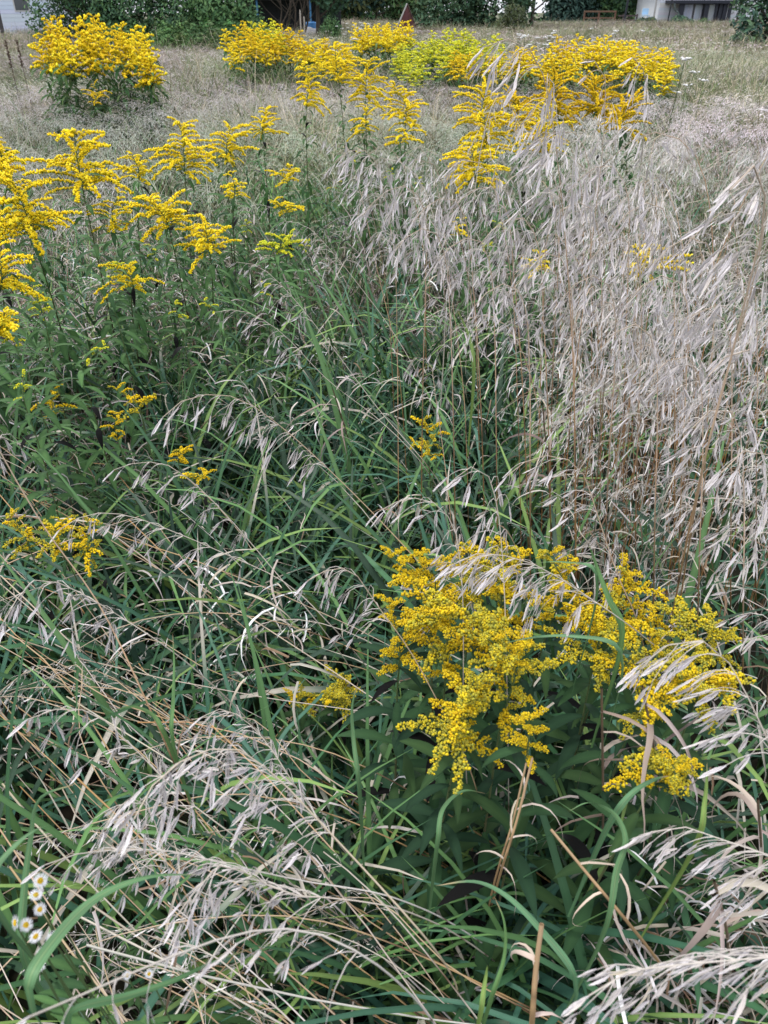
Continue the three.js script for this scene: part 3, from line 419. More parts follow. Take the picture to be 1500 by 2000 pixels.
// ---------------------------------------------------------------- goldenrod
const bloomColours = { gold: [[0.92, 0.70, 0.015], [0.87, 0.63, 0.012], [0.93, 0.76, 0.04]], olive: [[0.42, 0.37, 0.04], [0.52, 0.44, 0.03], [0.34, 0.33, 0.05], [0.70, 0.54, 0.02]], bright: [[0.70, 0.50, 0.012], [0.62, 0.43, 0.012], [0.46, 0.36, 0.025], [0.76, 0.57, 0.018]], lime: [[0.66, 0.68, 0.045], [0.55, 0.62, 0.05], [0.78, 0.71, 0.03]], amber: [[0.80, 0.55, 0.012], [0.70, 0.47, 0.014], [0.84, 0.62, 0.016]] };
function sprayGeo(style, lod, len) {
  const b = new MB(), pal = bloomColours[style], e0 = lod === 'fine' ? rr(0.3, 0.8) : rr(0.05, 0.6), axis = arch(V(0, 0, 0), rr(-0.15, 0.15), e0, e0 - (lod === 'fine' ? rr(1.0, 1.5) : rr(0.5, 1.2)), len, lod === 'far' ? 5 : 8, 1.1, rr(-0.3, 0.3)), per = lod === 'fine' ? 1400 : lod === 'mid' ? 700 : 110, hr = lod === 'fine' ? 0.00185 : lod === 'mid' ? 0.0031 : 0.0105;
  b.tube(axis, (t) => 0.0009 * (1.2 - t), lod === 'far' ? 3 : 4, () => [0.10, 0.15, 0.05]);
  const heads = (line, L, thick) => { const n = Math.round(L * per); for (let k = 0; k < n; k++) { const t = Math.pow((k + rnd()) / n, 0.9), p = curveAt(line, 0.1 + 0.9 * t), a = rr(-1.9, 1.9), w = thick * (0.55 + 0.6 * Math.sin(Math.PI * clamp(t * 0.9 + 0.08))) * rr(0.5, 1.1), T = curveAt(line, 0.1 + 0.9 * t + 0.03).sub(p).normalize(), S = V(-T.z, 0, T.x).normalize(), U = V().crossVectors(S, T).normalize().multiplyScalar(-1); if (U.y < 0) U.multiplyScalar(-1); const o = V().addScaledVector(U, Math.cos(a)).addScaledVector(S, Math.sin(a)); p.addScaledVector(o, w); const c = vary(pick(pal), 0.16), k2 = hr * rr(0.75, 1.2); b.bud(p, o, k2, k2 * 2.5, lod === 'fine' ? 4 : 3, c, mul3([c[0] * 0.6, c[1] * 0.75, c[2]], 0.8)); } };
  heads(axis, len, lod === 'fine' ? 0.0046 : lod === 'mid' ? 0.0044 : 0.0060);
  if (lod === 'fine') for (let k = 0; k < 5; k++) { const t = 0.18 + 0.13 * k, s = k % 2 ? 1 : -1, L = len * rr(0.16, 0.34) * (1.1 - t * 0.5), q = curveAt(axis, t), l2 = arch(q, s * rr(0.7, 1.2), rr(0.1, 0.6), rr(-0.5, 0), L, 5); b.tube(l2, () => 0.0006, 3, () => [0.10, 0.15, 0.05]); heads(l2, L, 0.0034); }
  return b.geo();
}
const sprays = {};
function sprayFor(style, lod, len) { const k = len > 0.095 ? 0 : len > 0.062 ? 1 : 2, key = style + lod + k; (sprays[key] ??= [0, 1, 2].map(() => sprayGeo(style, lod, [0.115, 0.08, 0.05][k]))); return pick(sprays[key]); }
function lanceLeaf(fine, pal) {
  const b = new MB(), e0 = rr(0.2, 0.7), pts = arch(V(0, 0, 0), 0, e0, e0 - rr(0.9, 1.7), 1, fine ? 8 : 4, 1.1, rr(-0.25, 0.25)), c = vary(pal, 0.2);
  b.ribbon(pts, (t) => 0.185 * Math.pow(Math.sin(Math.PI * clamp(0.06 + 0.94 * t)), 0.85) * (1 + (fine ? 0.05 * Math.sin(t * 40) : 0)), V(0, 0, 1), (t, s) => mul3(s === 0 ? [c[0] * 1.5, c[1] * 1.35, c[2] * 1.3] : c, 1 - 0.1 * t), 0.16, rr(-0.5, 0.5));
  return b.geo();
}
const leafPal = [[0.052, 0.135, 0.044], [0.066, 0.155, 0.05], [0.036, 0.10, 0.038], [0.09, 0.175, 0.05], [0.11, 0.19, 0.06]], darkPal = [[0.018, 0.058, 0.026], [0.028, 0.080, 0.030], [0.014, 0.046, 0.022], [0.040, 0.10, 0.032]];
const lance = [0, 1, 2, 3, 4, 5, 6].map(() => lanceLeaf(true, pick(leafPal))), lanceDark = [0, 1, 2, 3, 4, 5, 6, 7].map(() => lanceLeaf(true, pick(darkPal))), lanceOld = [lanceLeaf(true, [[0.28, 0.22, 0.05]]), lanceLeaf(true, [[0.30, 0.2, 0.10]]), lanceLeaf(true, [[0.14, 0.17, 0.045]])], lanceFar = [0, 1, 2, 3].map(() => lanceLeaf(false, pick(leafPal)));
function setTurned(o, p, yaw, pitch, s) { o.position.copy(p); o.rotation.set(0, -yaw, pitch, 'YXZ'); o.scale.setScalar(s); return o; }
// H: height, lean: how far the top stands from the base, w: width of the flower head, hl: its length down the stem
function makeGoldenrod(t, o) {
  const H = o.H, lean = o.lean || V(0, 0, 0), hl = o.hl || 0.2, w = o.w || 0.22, lod = o.lod || 'fine', style = o.style || 'gold', nod = o.nod || V(gauss() * 0.06, 0, gauss() * 0.06), bias = rnd() * TAU, oneSided = rr(0.1, 0.55);
  const c = new THREE.CatmullRomCurve3([V(0, 0, 0), V(lean.x * 0.25 + gauss() * 0.02, H * 0.4, lean.z * 0.25), V(lean.x * 0.7, H * 0.8, lean.z * 0.7), V(lean.x, H * 0.95, lean.z), V(lean.x + nod.x, H, lean.z + nod.z)], false, 'centripetal').getSpacedPoints(20);
  const sb = new MB(); sb.tube(c, (u) => (o.r || 0.0028) * (1 - 0.65 * u), 6, (u) => lerp3([0.11, 0.075, 0.05], [0.10, 0.15, 0.055], clamp(u * 1.6 - 0.35))); part('stem', sb.geo(), M.stalk, t);
  const f0 = 1 - hl / H, nL = o.leaves ?? 34, from = o.bareUntil ?? 0.3;
  for (let k = 0; k < nL; k++) { const u = from + (f0 + 0.06 - from) * (k + rnd() * 0.6) / nL, yaw = k * 2.4 + gauss() * 0.3, size = (o.leaf || 0.105) * rr(0.75, 1.15) * (1 - 0.45 * Math.pow(u / f0, 3)); setTurned(part('leaf', pick(rnd() < 0.05 ? lanceOld : o.darkLeaf ? lanceDark : lance), M.leaf, t), curveAt(c, u), yaw, rr(-0.25, 0.3) - (u < 0.5 ? 0.35 : 0), size); }
  const nS = o.sprays || 20; let yaw = rnd() * 6;
  for (let k = 0; k < nS; k++) {
    const v = clamp((k + gauss() * 0.7) / (nS - 1)), u = f0 + (1 - f0) * (0.02 + 0.97 * v), prof = Math.min(1, 0.62 + v * 1.3) * (1 - 0.74 * Math.pow(v, 1.25)), L = Math.max(0.022, w * 0.62 * prof * rr(o.under ? 0.5 : 0.6, 1.2) * (1 + oneSided * Math.cos(yaw - bias))); yaw += 2.4 + gauss() * 0.9;
    const std3 = L > 0.095 ? 0.115 : L > 0.062 ? 0.08 : 0.05;
    setTurned(part('flower_spray', sprayFor(o.mix && rnd() < o.mix ? o.style2 : style, lod, L), M.bloom, t), curveAt(c, u), yaw, gauss() * 0.22 + v * 0.35, clamp(L / std3, 0.55, 1.35));
  }
  return t;
}
// single goldenrods: pixel and distance of the top of the head, pixel of the root
function rod(label, top, d, root, o = {}) {
  const a = at(top[0], top[1], d), r = root ? atH(root[0], root[1], 0) : V(a.x, 0, a.z); if (o.under) { r.set(a.x + gauss() * 0.05, 0, a.z - 0.05); }
  const t = thing('goldenrod', label, 'goldenrod', r, o.group || 'single goldenrod plants'); return makeGoldenrod(t, { ...o, H: a.y, lean: V(a.x - r.x, 0, a.z - r.z) });
}
const FG = { style: 'bright', leaf: 0.125, darkLeaf: true, bareUntil: 0.12, leaves: 40, sprays: 16, under: true };
rod('large goldenrod with a wide bright yellow head, first on the left of the blooming clump', [873, 1170], 0.98, null, { ...FG, w: 0.198, hl: 0.17, mix: 0.35, style2: 'olive' });
rod('goldenrod with olive green budding head in the centre of the blooming clump', [1011, 1245], 0.92, null, { ...FG, w: 0.198, hl: 0.16, style: 'olive', mix: 0.35, style2: 'bright', sprays: 19 });
rod('goldenrod with a low spreading yellow head at the lower edge of the blooming clump', [909, 1320], 0.93, null, { ...FG, w: 0.174, hl: 0.14, mix: 0.6, style2: 'olive' });
rod('goldenrod with pointed yellow sprays reaching out beside the tall straight blade', [848, 1073], 1.08, null, { ...FG, w: 0.158, hl: 0.16 });
rod('goldenrod with bright sprays stretched toward the dark hollow beside the bloom', [780, 1203], 1.02, null, { ...FG, w: 0.134, hl: 0.12, sprays: 14 });
rod('goldenrod with mustard sprays at the back of the blooming clump under the dry heads', [987, 1075], 1.14, null, { ...FG, w: 0.174, hl: 0.16, style: 'olive', mix: 0.5, style2: 'bright' });
rod('goldenrod with yellow head behind the upright broad blade', [1108, 1095], 1.12, null, { ...FG, w: 0.174, hl: 0.15, mix: 0.4, style2: 'olive' });
rod('goldenrod with yellow fingers pointing toward the standing brome beside the broad blade', [1225, 1115], 1.1, null, { ...FG, w: 0.158, hl: 0.14, mix: 0.35, style2: 'olive' });
rod('goldenrod with olive yellow head crossed by needle straight pale brome', [1297, 1245], 1.0, null, { ...FG, w: 0.214, hl: 0.17, style: 'olive', mix: 0.35, style2: 'bright', sprays: 14 });
rod('goldenrod with a thin drooping yellow spray tucked in the standing brome', [1390, 1285], 1.0, null, { ...FG, w: 0.158, hl: 0.14, style: 'olive', mix: 0.4, style2: 'bright' });
rod('small goldenrod alone near the border below the withered brown leaves', [1322, 1445], 0.92, null, { ...FG, w: 0.111, hl: 0.13, sprays: 15, style: 'olive', mix: 0.5, style2: 'bright', leaves: 26 });
rod('goldenrod with a single tiny yellow tuft hanging under the blooming clump', [1040, 1400], 0.9, null, { ...FG, w: 0.060, hl: 0.08, sprays: 10, leaves: 18 });
rod('shaded goldenrod half hidden behind green blades beside the blooming clump', [672, 1330], 1.46, null, { ...FG, w: 0.127, hl: 0.12, sprays: 15, style: 'olive', mix: 0.3, style2: 'amber' });
rod('small shaded goldenrod low among dark blades below the comb headed brome', [592, 1340], 1.5, null, { ...FG, w: 0.088, hl: 0.10, sprays: 10, style: 'olive', mix: 0.3, style2: 'amber', leaves: 20 });
rod('goldenrod with thin mustard sprays in the gap between the two halves of the bloom', [1180, 1205], 1.08, null, { ...FG, w: 0.166, hl: 0.13, style: 'olive', mix: 0.4, style2: 'bright', sprays: 14 });
rod('goldenrod with dull olive sprays under the standing brome behind the border head', [1375, 1215], 1.12, null, { ...FG, w: 0.166, hl: 0.13, style: 'olive', sprays: 14 });
rod('goldenrod with small mustard head deepest under the pale feathery brome', [930, 1075], 1.2, null, { ...FG, w: 0.147, hl: 0.12, style: 'olive', mix: 0.4, style2: 'bright', sprays: 14 });
// tall plants in the middle distance
const MG = { lod: 'mid', leaf: 0.138, leaves: 58, r: 0.0036, sprays: 32, bareUntil: 0.25 };
rod('tall leafy goldenrod with a broad flat topped head and one tiny tip bud', [140, 258], 2.45, [262, 860], { ...MG, w: 0.346, hl: 0.180, leaves: 70 });
rod('goldenrod with a big drooping head cut off by the picture border', [30, 345], 2.2, [180, 880], { ...MG, w: 0.367, hl: 0.213, leaves: 70, sprays: 41 });
rod('goldenrod with a small head at the border above the big drooping one', [0, 278], 2.3, [60, 900], { ...MG, w: 0.173, hl: 0.098 });
rod('goldenrod low at the border with just a few yellow fingers in view', [-8, 485], 2.0, [30, 960], { ...MG, w: 0.184, hl: 0.148 });
rod('goldenrod with yellow tips at the border beside dark leaves', [-12, 600], 1.9, [10, 980], { ...MG, w: 0.140, hl: 0.098, leaves: 50 });
rod('slim goldenrod with side fingers close behind the flat topped one', [212, 378], 2.6, [300, 820], { ...MG, w: 0.151, hl: 0.148, sprays: 22 });
rod('goldenrod with a clean pyramid head and long yellow fingers', [312, 385], 2.7, [400, 770], { ...MG, w: 0.324, hl: 0.148, sprays: 30 });
rod('goldenrod with long fingers trailing beside the pyramid headed one', [402, 440], 2.65, [450, 800], { ...MG, w: 0.281, hl: 0.115, sprays: 27 });
rod('small goldenrod with a loose claw shaped head low beside the leafy stems', [252, 515], 2.4, [290, 860], { ...MG, w: 0.184, hl: 0.098, sprays: 19 });
rod('small goldenrod just opening with pale greenish yellow fingers', [538, 468], 2.75, [560, 740], { ...MG, w: 0.194, hl: 0.074, sprays: 16, style: 'lime' });
rod('goldenrod with a tall ragged head in the row before the grey meadow', [352, 240], 3.3, [400, 700], { ...MG, w: 0.346, hl: 0.230, sprays: 36 });
rod('goldenrod with fingers swept sideways in the row before the grey meadow', [440, 250], 3.4, [470, 690], { ...MG, w: 0.281, hl: 0.148, sprays: 27 });
rod('compact rounded goldenrod head between the flat topped and ragged ones', [265, 298], 3.2, [300, 720], { ...MG, w: 0.162, hl: 0.115, sprays: 22 });
rod('goldenrod with two small tiers of yellow behind the leafy stems', [560, 330], 3.5, [580, 640], { ...MG, w: 0.162, hl: 0.082, sprays: 16 });
rod('goldenrod with a small tuft lower behind the leafy stems', [556, 388], 3.3, [575, 660], { ...MG, w: 0.162, hl: 0.090, sprays: 16 });
rod('goldenrod with a narrow dim tuft among mixed green stems', [455, 335], 3.1, [470, 700], { ...MG, w: 0.140, hl: 0.115, sprays: 16 });
rod('goldenrod of two small bright tufts below the tall spire', [512, 214], 4.4, [530, 520], { ...MG, w: 0.281, hl: 0.164, sprays: 25 });
rod('goldenrod with a tall stepped spire before the far goldenrod bank', [600, 126], 4.4, [600, 560], { ...MG, w: 0.292, hl: 0.246, sprays: 36 });
rod('goldenrod highest of the arching group with a plume sweeping toward the spire', [655, 88], 4.8, [690, 540], { ...MG, w: 0.367, hl: 0.213, sprays: 36 });
rod('goldenrod arching plume in the middle of the tall group', [715, 118], 4.7, [715, 540], { ...MG, w: 0.367, hl: 0.230, sprays: 36 });
rod('goldenrod on the outer side of the tall group with drooping outer fingers', [790, 168], 4.3, [790, 560], { ...MG, w: 0.346, hl: 0.246, sprays: 36 });
rod('goldenrod small plume low in the tall group above green stems', [715, 205], 4.4, [720, 560], { ...MG, w: 0.216, hl: 0.164, sprays: 22 });
rod('goldenrod hanging plume at the foot of the outer tall one', [785, 245], 4.2, [785, 580], { ...MG, w: 0.238, hl: 0.131, sprays: 19 });
rod('goldenrod plume swelling sideways behind the tallest brome head', [945, 172], 3.9, [950, 620], { ...MG, w: 0.532, hl: 0.321, sprays: 58 });
rod('goldenrod plume low and slanting beside the tallest brome', [925, 275], 3.5, [930, 650], { ...MG, w: 0.502, hl: 0.245, sprays: 45 });
rod('goldenrod plume seen through the spikelets of the tallest brome', [1060, 205], 3.8, [1060, 620], { ...MG, w: 0.470, hl: 0.265, sprays: 50 });
rod('goldenrod plume upper one between the two tallest brome stalks', [1085, 150], 4.6, [1090, 560], { ...MG, w: 0.564, hl: 0.245, sprays: 50, style: 'amber' });
rod('goldenrod plume beside the second tallest brome head', [1165, 158], 4.5, [1170, 560], { ...MG, w: 0.564, hl: 0.207, sprays: 50, style: 'amber' });
rod('goldenrod plume outermost beyond the second tallest brome', [1215, 200], 4.4, [1215, 570], { ...MG, w: 0.407, hl: 0.189, sprays: 38, style: 'amber' });
rod('goldenrod plume back row between the tallest brome and the far bank', [1010, 190], 4.9, [1010, 540], { ...MG, w: 0.532, hl: 0.227, sprays: 45, style: 'amber' });
rod('goldenrod hidden in the silvery brome with a few yellow fingers showing', [1255, 488], 2.6, [1260, 760], { ...MG, w: 0.281, hl: 0.115, sprays: 25 });
rod('small goldenrod tuft behind the orange culms of the standing clump', [1050, 490], 2.7, [1055, 740], { ...MG, w: 0.151, hl: 0.098, sprays: 16 });
rod('small goldenrod tuft under the slanting plume', [892, 425], 3.1, [895, 690], { ...MG, w: 0.108, hl: 0.098, sprays: 13 });
// low plants in the undergrowth
const LG = { lod: 'mid', style: 'amber', mix: 0.45, style2: 'olive', leaf: 0.07, leaves: 22, sprays: 12, under: true, bareUntil: 0.15 };
rod('low goldenrod with stacked fingers at the foot of the leafy stems', [262, 765], 2.04, null, { ...LG, w: 0.131, hl: 0.09 });
rod('low goldenrod with an upright narrow tuft beside the leafy stems', [218, 805], 1.99, null, { ...LG, w: 0.066, hl: 0.1 });
rod('low goldenrod faint between leafy stems near the border', [95, 770], 2.19, null, { ...LG, w: 0.115, hl: 0.08 });
rod('low goldenrod with two upright tufts in a gap above the arching brome', [345, 872], 1.94, null, { ...LG, w: 0.066, hl: 0.06 });
rod('low goldenrod tuft beneath the parallel arching brome', [380, 915], 1.84, null, { ...LG, w: 0.066, hl: 0.05 });
rod('low goldenrod in lush blades behind the orange culms', [842, 825], 1.94, null, { ...LG, w: 0.139, hl: 0.08 });
rod('low goldenrod tuft right under the one in the lush blades', [852, 872], 1.84, null, { ...LG, w: 0.074, hl: 0.06 });
rod('olive yellow goldenrod at the border end of the small yellow patch', [35, 1015], 1.74, null, { ...LG, w: 0.139, hl: 0.10, sprays: 16, style: 'olive', mix: 0.5, style2: 'amber' });
rod('amber goldenrod in the middle of the small yellow patch under straw', [95, 1022], 1.71, null, { ...LG, w: 0.131, hl: 0.10, sprays: 16, style: 'amber' });
rod('olive yellow goldenrod at the inner end of the small yellow patch', [165, 1040], 1.69, null, { ...LG, w: 0.123, hl: 0.10, sprays: 16, style: 'amber', mix: 0.5, style2: 'olive' });
rod('pale olive goldenrod spray above the leafy stems close to the border', [75, 582], 2.9, [90, 860], { ...MG, w: 0.14, hl: 0.1, sprays: 10, style: 'lime' });
rod('faded goldenrod plume in front of the tall far clump', [188, 165], 8.2, [190, 330], { ...MG, w: 0.34, hl: 0.3, sprays: 18, style: 'amber', leaves: 20 });

// far banks of goldenrod: a few plants in many copies
const bankKinds = {};
function bankKind(style, k) {
  const key = style + k; if (bankKinds[key]) return bankKinds[key];
  const t = new THREE.Group(), H = 1.2, st = new MB(), fo = new MB(), pl = new MB(), lx = gauss() * 0.08, lz = gauss() * 0.08, c = [V(0, 0, 0), V(lx * 0.4, H * 0.5, lz * 0.4), V(lx, H, lz)];
  st.tube(c, (u) => 0.004 * (1 - 0.6 * u), 4, () => [0.08, 0.11, 0.05]); t.name = 'bank_goldenrod';
  for (let j = 0; j < 56; j++) { const u = rr(0.2, 0.8), m = new THREE.Matrix4().compose(curveAt(c, u), new THREE.Quaternion().setFromEuler(new THREE.Euler(0, rnd() * TAU, rr(-0.4, 0.2), 'YXZ')), V(1, 1, 1).multiplyScalar(rr(0.15, 0.22))); addGeo(fo, pick(lanceFar), m); }
  let yaw = 0; const w = rr(0.36, 0.50), f0 = 0.72, nS = 19;
  for (let j = 0; j < nS; j++) { const v = j / (nS - 1), L = Math.max(0.03, w * 0.55 * (1 - 0.7 * v) * rr(0.7, 1.15)); yaw += 2.4; const s3 = L > 0.095 ? 0.115 : L > 0.062 ? 0.08 : 0.05; addGeo(pl, sprayFor(style, 'far', L), new THREE.Matrix4().compose(curveAt(c, f0 + (1 - f0) * v), new THREE.Quaternion().setFromEuler(new THREE.Euler(0, yaw, rr(-0.1, 0.2) + v * 0.3, 'YXZ')), V(1, 1, 1).multiplyScalar(clamp(L / s3, 0.6, 1.5)))); }
  part('stem', st.geo(), M.stalk, t); part('foliage', fo.geo(), M.leaf, t, 'stuff'); part('flower_plume', pl.geo(), M.bloom, t);
  return bankKinds[key] = t;
}
const usedKinds = new Set();
function bank(label, group, n, x0, x1, topFn, d0, d1, styles, hs) {       // spread between two pixel columns at distances d0..d1; topFn(px) is the pixel row of the bank's top
  for (let k = 0; k < n; k++) {
    const u = (k + rnd()) / n, px = x0 + (x1 - x0) * u, f = Math.pow(rnd(), 0.8), d = d0 + (d1 - d0) * f, top = at(px, topFn(px) + (1 - f) * hs * rr(0.4, 1.1) + rr(-3, 9), d);
    const kind = bankKind(pick(styles), Math.floor(rnd() * 3)), o = usedKinds.has(kind) ? kind.clone() : kind; usedKinds.add(kind); o.name = numbered('bank_goldenrod'); scene.add(o); const third = u < 0.34 ? 'left end' : u < 0.67 ? 'middle' : 'right end'; tag(o, `${label}, ${third}`, 'goldenrod', `${group}, ${third}`);
    o.position.set(top.x, 0, top.z); o.rotation.y = rnd() * TAU; o.scale.set(1, Math.max(0.3, top.y / 1.2), 1).multiplyScalar(1); if (top.y < 0.8) o.scale.set(0.8, top.y / 1.2, 0.8);
  }
}
const lin = (pts) => (x) => { for (let k = 1; k < pts.length; k++) if (x <= pts[k][0] || k === pts.length - 1) { const [a, b] = pts[k - 1], [c, d] = pts[k]; return b + (d - b) * clamp((x - a) / (c - a)); } };
bank('goldenrod plume in the big clump before the hedge bank', 'goldenrods of the clump before the hedge', 27, 68, 305, lin([[60, 55], [100, 28], [150, 20], [215, 26], [270, 48], [310, 60]]), 9.5, 10.8, ['gold', 'gold', 'amber'], 78);
bank('goldenrod plume in the long golden bank below the carport', 'goldenrods of the bank below the carport', 36, 440, 690, lin([[440, 48], [500, 42], [560, 52], [620, 66], [690, 84]]), 12.5, 14.5, ['gold', 'amber', 'amber'], 42);
bank('yellow green goldenrod plume in the bank below the carport', 'greenish goldenrods in the bank below the carport', 5, 500, 545, () => 44, 13.5, 14.5, ['lime'], 16);
bank('goldenrod plume in the golden bank in front of the red brown hut', 'goldenrods of the bank before the hut', 18, 695, 800, lin([[690, 44], [760, 40], [850, 52]]), 15, 16.5, ['gold'], 22);
bank('yellow green goldenrod plume before the rounded trees', 'greenish goldenrods before the rounded trees', 38, 775, 985, lin([[770, 72], [830, 62], [900, 54], [985, 66]]), 11.8, 14, ['lime'], 80);
bank('golden plume at the lower front of the yellow green goldenrod bank', 'goldenrods in front of the greenish bank', 9, 880, 985, () => 100, 11.5, 12.3, ['amber', 'gold'], 25);
bank('goldenrod plume in the wide bank before the wooden gate', 'goldenrods of the wide bank before the gate', 44, 1000, 1322, lin([[1000, 84], [1060, 74], [1150, 70], [1230, 70], [1290, 80], [1325, 100]]), 11, 13, ['gold', 'gold', 'amber'], 55);

// ---------------------------------------------------------------- leafy stems without flowers, lodged brome, blades, withered stalks, herbs, daisies
[['leafless flower goldenrod stem with dark drooping leaves at the picture border', 20, 640, 1.95], ['leafy unopened goldenrod stem beneath the big drooping head', 70, 560, 2.15], ['leafy unopened goldenrod stem close beside the flat topped goldenrod', 205, 520, 2.3], ['leafy unopened goldenrod stem in front of the pyramid headed goldenrod', 345, 600, 2.4],
  ['leafy unopened goldenrod stem below the trailing fingers', 420, 590, 2.45], ['short leafy unopened goldenrod stem at the base of the leafy row', 150, 690, 2.0], ['leafy unopened goldenrod stem low by the border under dark leaves', 35, 740, 1.85], ['leafy unopened goldenrod stem in the row behind the pyramid head', 300, 480, 2.9],
  ['leafy unopened goldenrod stem among mixed green stems mid meadow', 480, 430, 3.2], ['leafy unopened goldenrod stem under the two small tiers of yellow', 590, 470, 3.3], ['leafy unopened goldenrod stem under the tall arching group', 690, 300, 4.0], ['leafy unopened goldenrod stem beside the outer tall goldenrod', 760, 330, 3.9], ['leafy unopened goldenrod stem under the outer tall goldenrod', 820, 350, 3.7], ['leafy unopened goldenrod stem near the hanging plume foot', 640, 360, 3.9], ['leafy unopened goldenrod stem behind the dark hollow', 940, 470, 3.0], ['leafy unopened goldenrod stem deep under the slanting plume', 985, 430, 3.2], ['leafy unopened goldenrod stem beyond the pale greenish fingers', 520, 560, 2.7]].forEach(([l, x, y, d]) => rod(l.replace('leafless flower', 'flowerless'), [x, y], d, null, { lod: 'mid', under: true, leaf: 0.12, leaves: 52, sprays: 5, w: 0.05, hl: 0.05, style: 'lime', bareUntil: 0.2 }));
{
  const zones = [['lodged brome stalk bent low in the straw above the daisies', 'lodged brome low in the straw', (x, y) => y > 1560], ['lodged brome stalk in the thickest tangle of fallen straw', 'lodged brome in the thick of the tangle', (x, y) => y > 1220 && x < 330], ['lodged brome stalk on the inner side of the tangle beside green blades', 'lodged brome beside the green blades', (x, y) => y > 1220], ['lodged brome stalk at the upper edge of the tangle near the small yellow patch', 'lodged brome near the small yellow patch', () => true]];
  const kinds = []; let n = 0, tries = 0;
  for (let k = 0; k < 9; k++) { const t = new THREE.Group(), L = rr(0.55, 0.85), h = rr(0.3, 0.5), c = new THREE.CatmullRomCurve3([V(0, 0, 0), V(-L * 0.3, h * 0.62, gauss() * 0.03), V(-L * 0.68, h, gauss() * 0.05), V(-L * 0.9, h * rr(0.98, 1.08), gauss() * 0.05), V(-L * 1.12, h * rr(0.75, 0.95), gauss() * 0.06)], false, 'centripetal').getSpacedPoints(22); makeBrome(t, c, { share: rr(0.2, 0.3), nodes: 9, branch: rr(0.05, 0.08), density: rr(0.7, 1.2), size: rr(0.022, 0.028), hue: pick([[0.45, 0.29, 0.13], C.straw, [0.40, 0.24, 0.10]]), leaves: 1, r: 0.0016, wind: V(-0.3, 0, 0) }); kinds.push(t); }
  while (n < 40 && tries++ < 3000) {
    const px = rr(-120, 560), py = rr(1030, 1900); if (px > 300 && py < 1100) continue;
    const p = at(px, py, 0.95 + 0.55 * clamp((1900 - py) / 900)), yaw = -0.5 + gauss() * 0.55, k = n % 9, t = n < 9 ? kinds[n] : kinds[k].clone(), z = zones.find((q) => q[2](px, py));
    t.name = numbered('lodged_brome'); scene.add(t); tag(t, z[0], 'brome grass', z[1]);
    t.position.set(p.x + Math.cos(yaw) * 0.7, 0, p.z - Math.sin(yaw) * 0.7); t.rotation.y = yaw; t.scale.setScalar(rr(0.85, 1.15)); n++;
  }
}
function heroBlade(label, pts, d0, d1, w, col = [0.075, 0.165, 0.075], bend = 0.15) {
  const first = at(pts[0][0], pts[0][1], d0), second = at(pts[1][0], pts[1][1], d0), root = V(first.x + (first.x - second.x) * 0.5, Math.max(0, first.y - 0.25), first.z + (first.z - second.z) * 0.4 - 0.03), P = smooth([root, ...pts.map(([x, y], k) => at(x, y, d0 + (d1 - d0) * k / (pts.length - 1)))], 26), r = P[0].clone(), q = P.map((p) => p.clone().sub(r)), b = new MB(), along = q[q.length - 1].clone().normalize(), mid = at(pts[Math.floor(pts.length / 2)][0], pts[Math.floor(pts.length / 2)][1], d0).sub(V(0, EYE, 0)).normalize(), side = V().crossVectors(along, mid).normalize(), c = vary(col, 0.12);
const tipAt = rr(0.82, 0.97), ph = rnd() * 9;
  b.veined(q, (t) => w * 0.5 * Math.min(1, 0.35 + t * 2.2) * Math.pow(1.0001 - Math.pow(t, 1.7), 0.9), side, (t, j) => { let k = mul3(j === 0 ? [c[0] * 1.9, c[1] * 1.5, c[2] * 1.5] : j % 2 ? c : mul3(c, 1.35), 1 + 0.16 * Math.sin(t * 13 + ph + j * 0.4)); return t > tipAt ? lerp3(k, [0.36, 0.27, 0.15], clamp((t - tipAt) * 12)) : k; }, 0.07, bend + gauss() * 0.5, rr(-0.5, 0.5));
  const t = thing('grass_blade', label, 'grass blade', r); part('blade', b.geo(), M.blade, t); return t;
}
heroBlade('broad upright green blade standing in the bloom under the dry heads', [[1215, 1225], [1190, 1170], [1165, 1105], [1150, 1062]], 0.96, 0.9, 0.020, C.green2);
heroBlade('long level green blade arching through the bloom', [[1205, 1262], [1120, 1242], [1040, 1245], [960, 1262]], 0.93, 0.95, 0.013);
heroBlade('green blade bowed over the bloom beneath the hanging pale head', [[1160, 1110], [1110, 1098], [1060, 1098], [1015, 1108]], 0.92, 0.95, 0.012);
heroBlade('wide green blade arching over the white daisies', [[55, 1920], [110, 1830], [190, 1752], [290, 1712], [390, 1708]], 0.66, 0.72, 0.024);
heroBlade('upright green blade crossed by pale stalks beside the daisies', [[45, 1860], [48, 1740], [60, 1640], [78, 1560], [150, 1530]], 0.80, 0.82, 0.018);
heroBlade('green blade hanging outward at the lower border beside the daisies', [[-20, 1720], [20, 1660], [70, 1620], [130, 1605]], 0.66, 0.7, 0.014);
heroBlade('low green blade sweeping across the bottom straw', [[140, 1975], [250, 1945], [340, 1915], [420, 1878], [500, 1850]], 0.66, 0.72, 0.013);
heroBlade('narrow upright green blade in the middle of the straw tangle', [[335, 1430], [338, 1370], [340, 1300], [337, 1235]], 1.0, 0.98, 0.012, C.green2);
heroBlade('arched green blade low in the straw tangle', [[320, 1430], [300, 1398], [260, 1380], [210, 1392]], 0.98, 0.96, 0.013, C.green2);
heroBlade('folded green blade bending down beside the small corner goldenrod', [[1190, 1790], [1205, 1700], [1222, 1640], [1200, 1590], [1150, 1568], [1110, 1585]], 0.84, 0.8, 0.015);
heroBlade('green blade arching below the small corner goldenrod', [[1205, 1585], [1240, 1545], [1280, 1522], [1308, 1515]], 0.84, 0.84, 0.016);
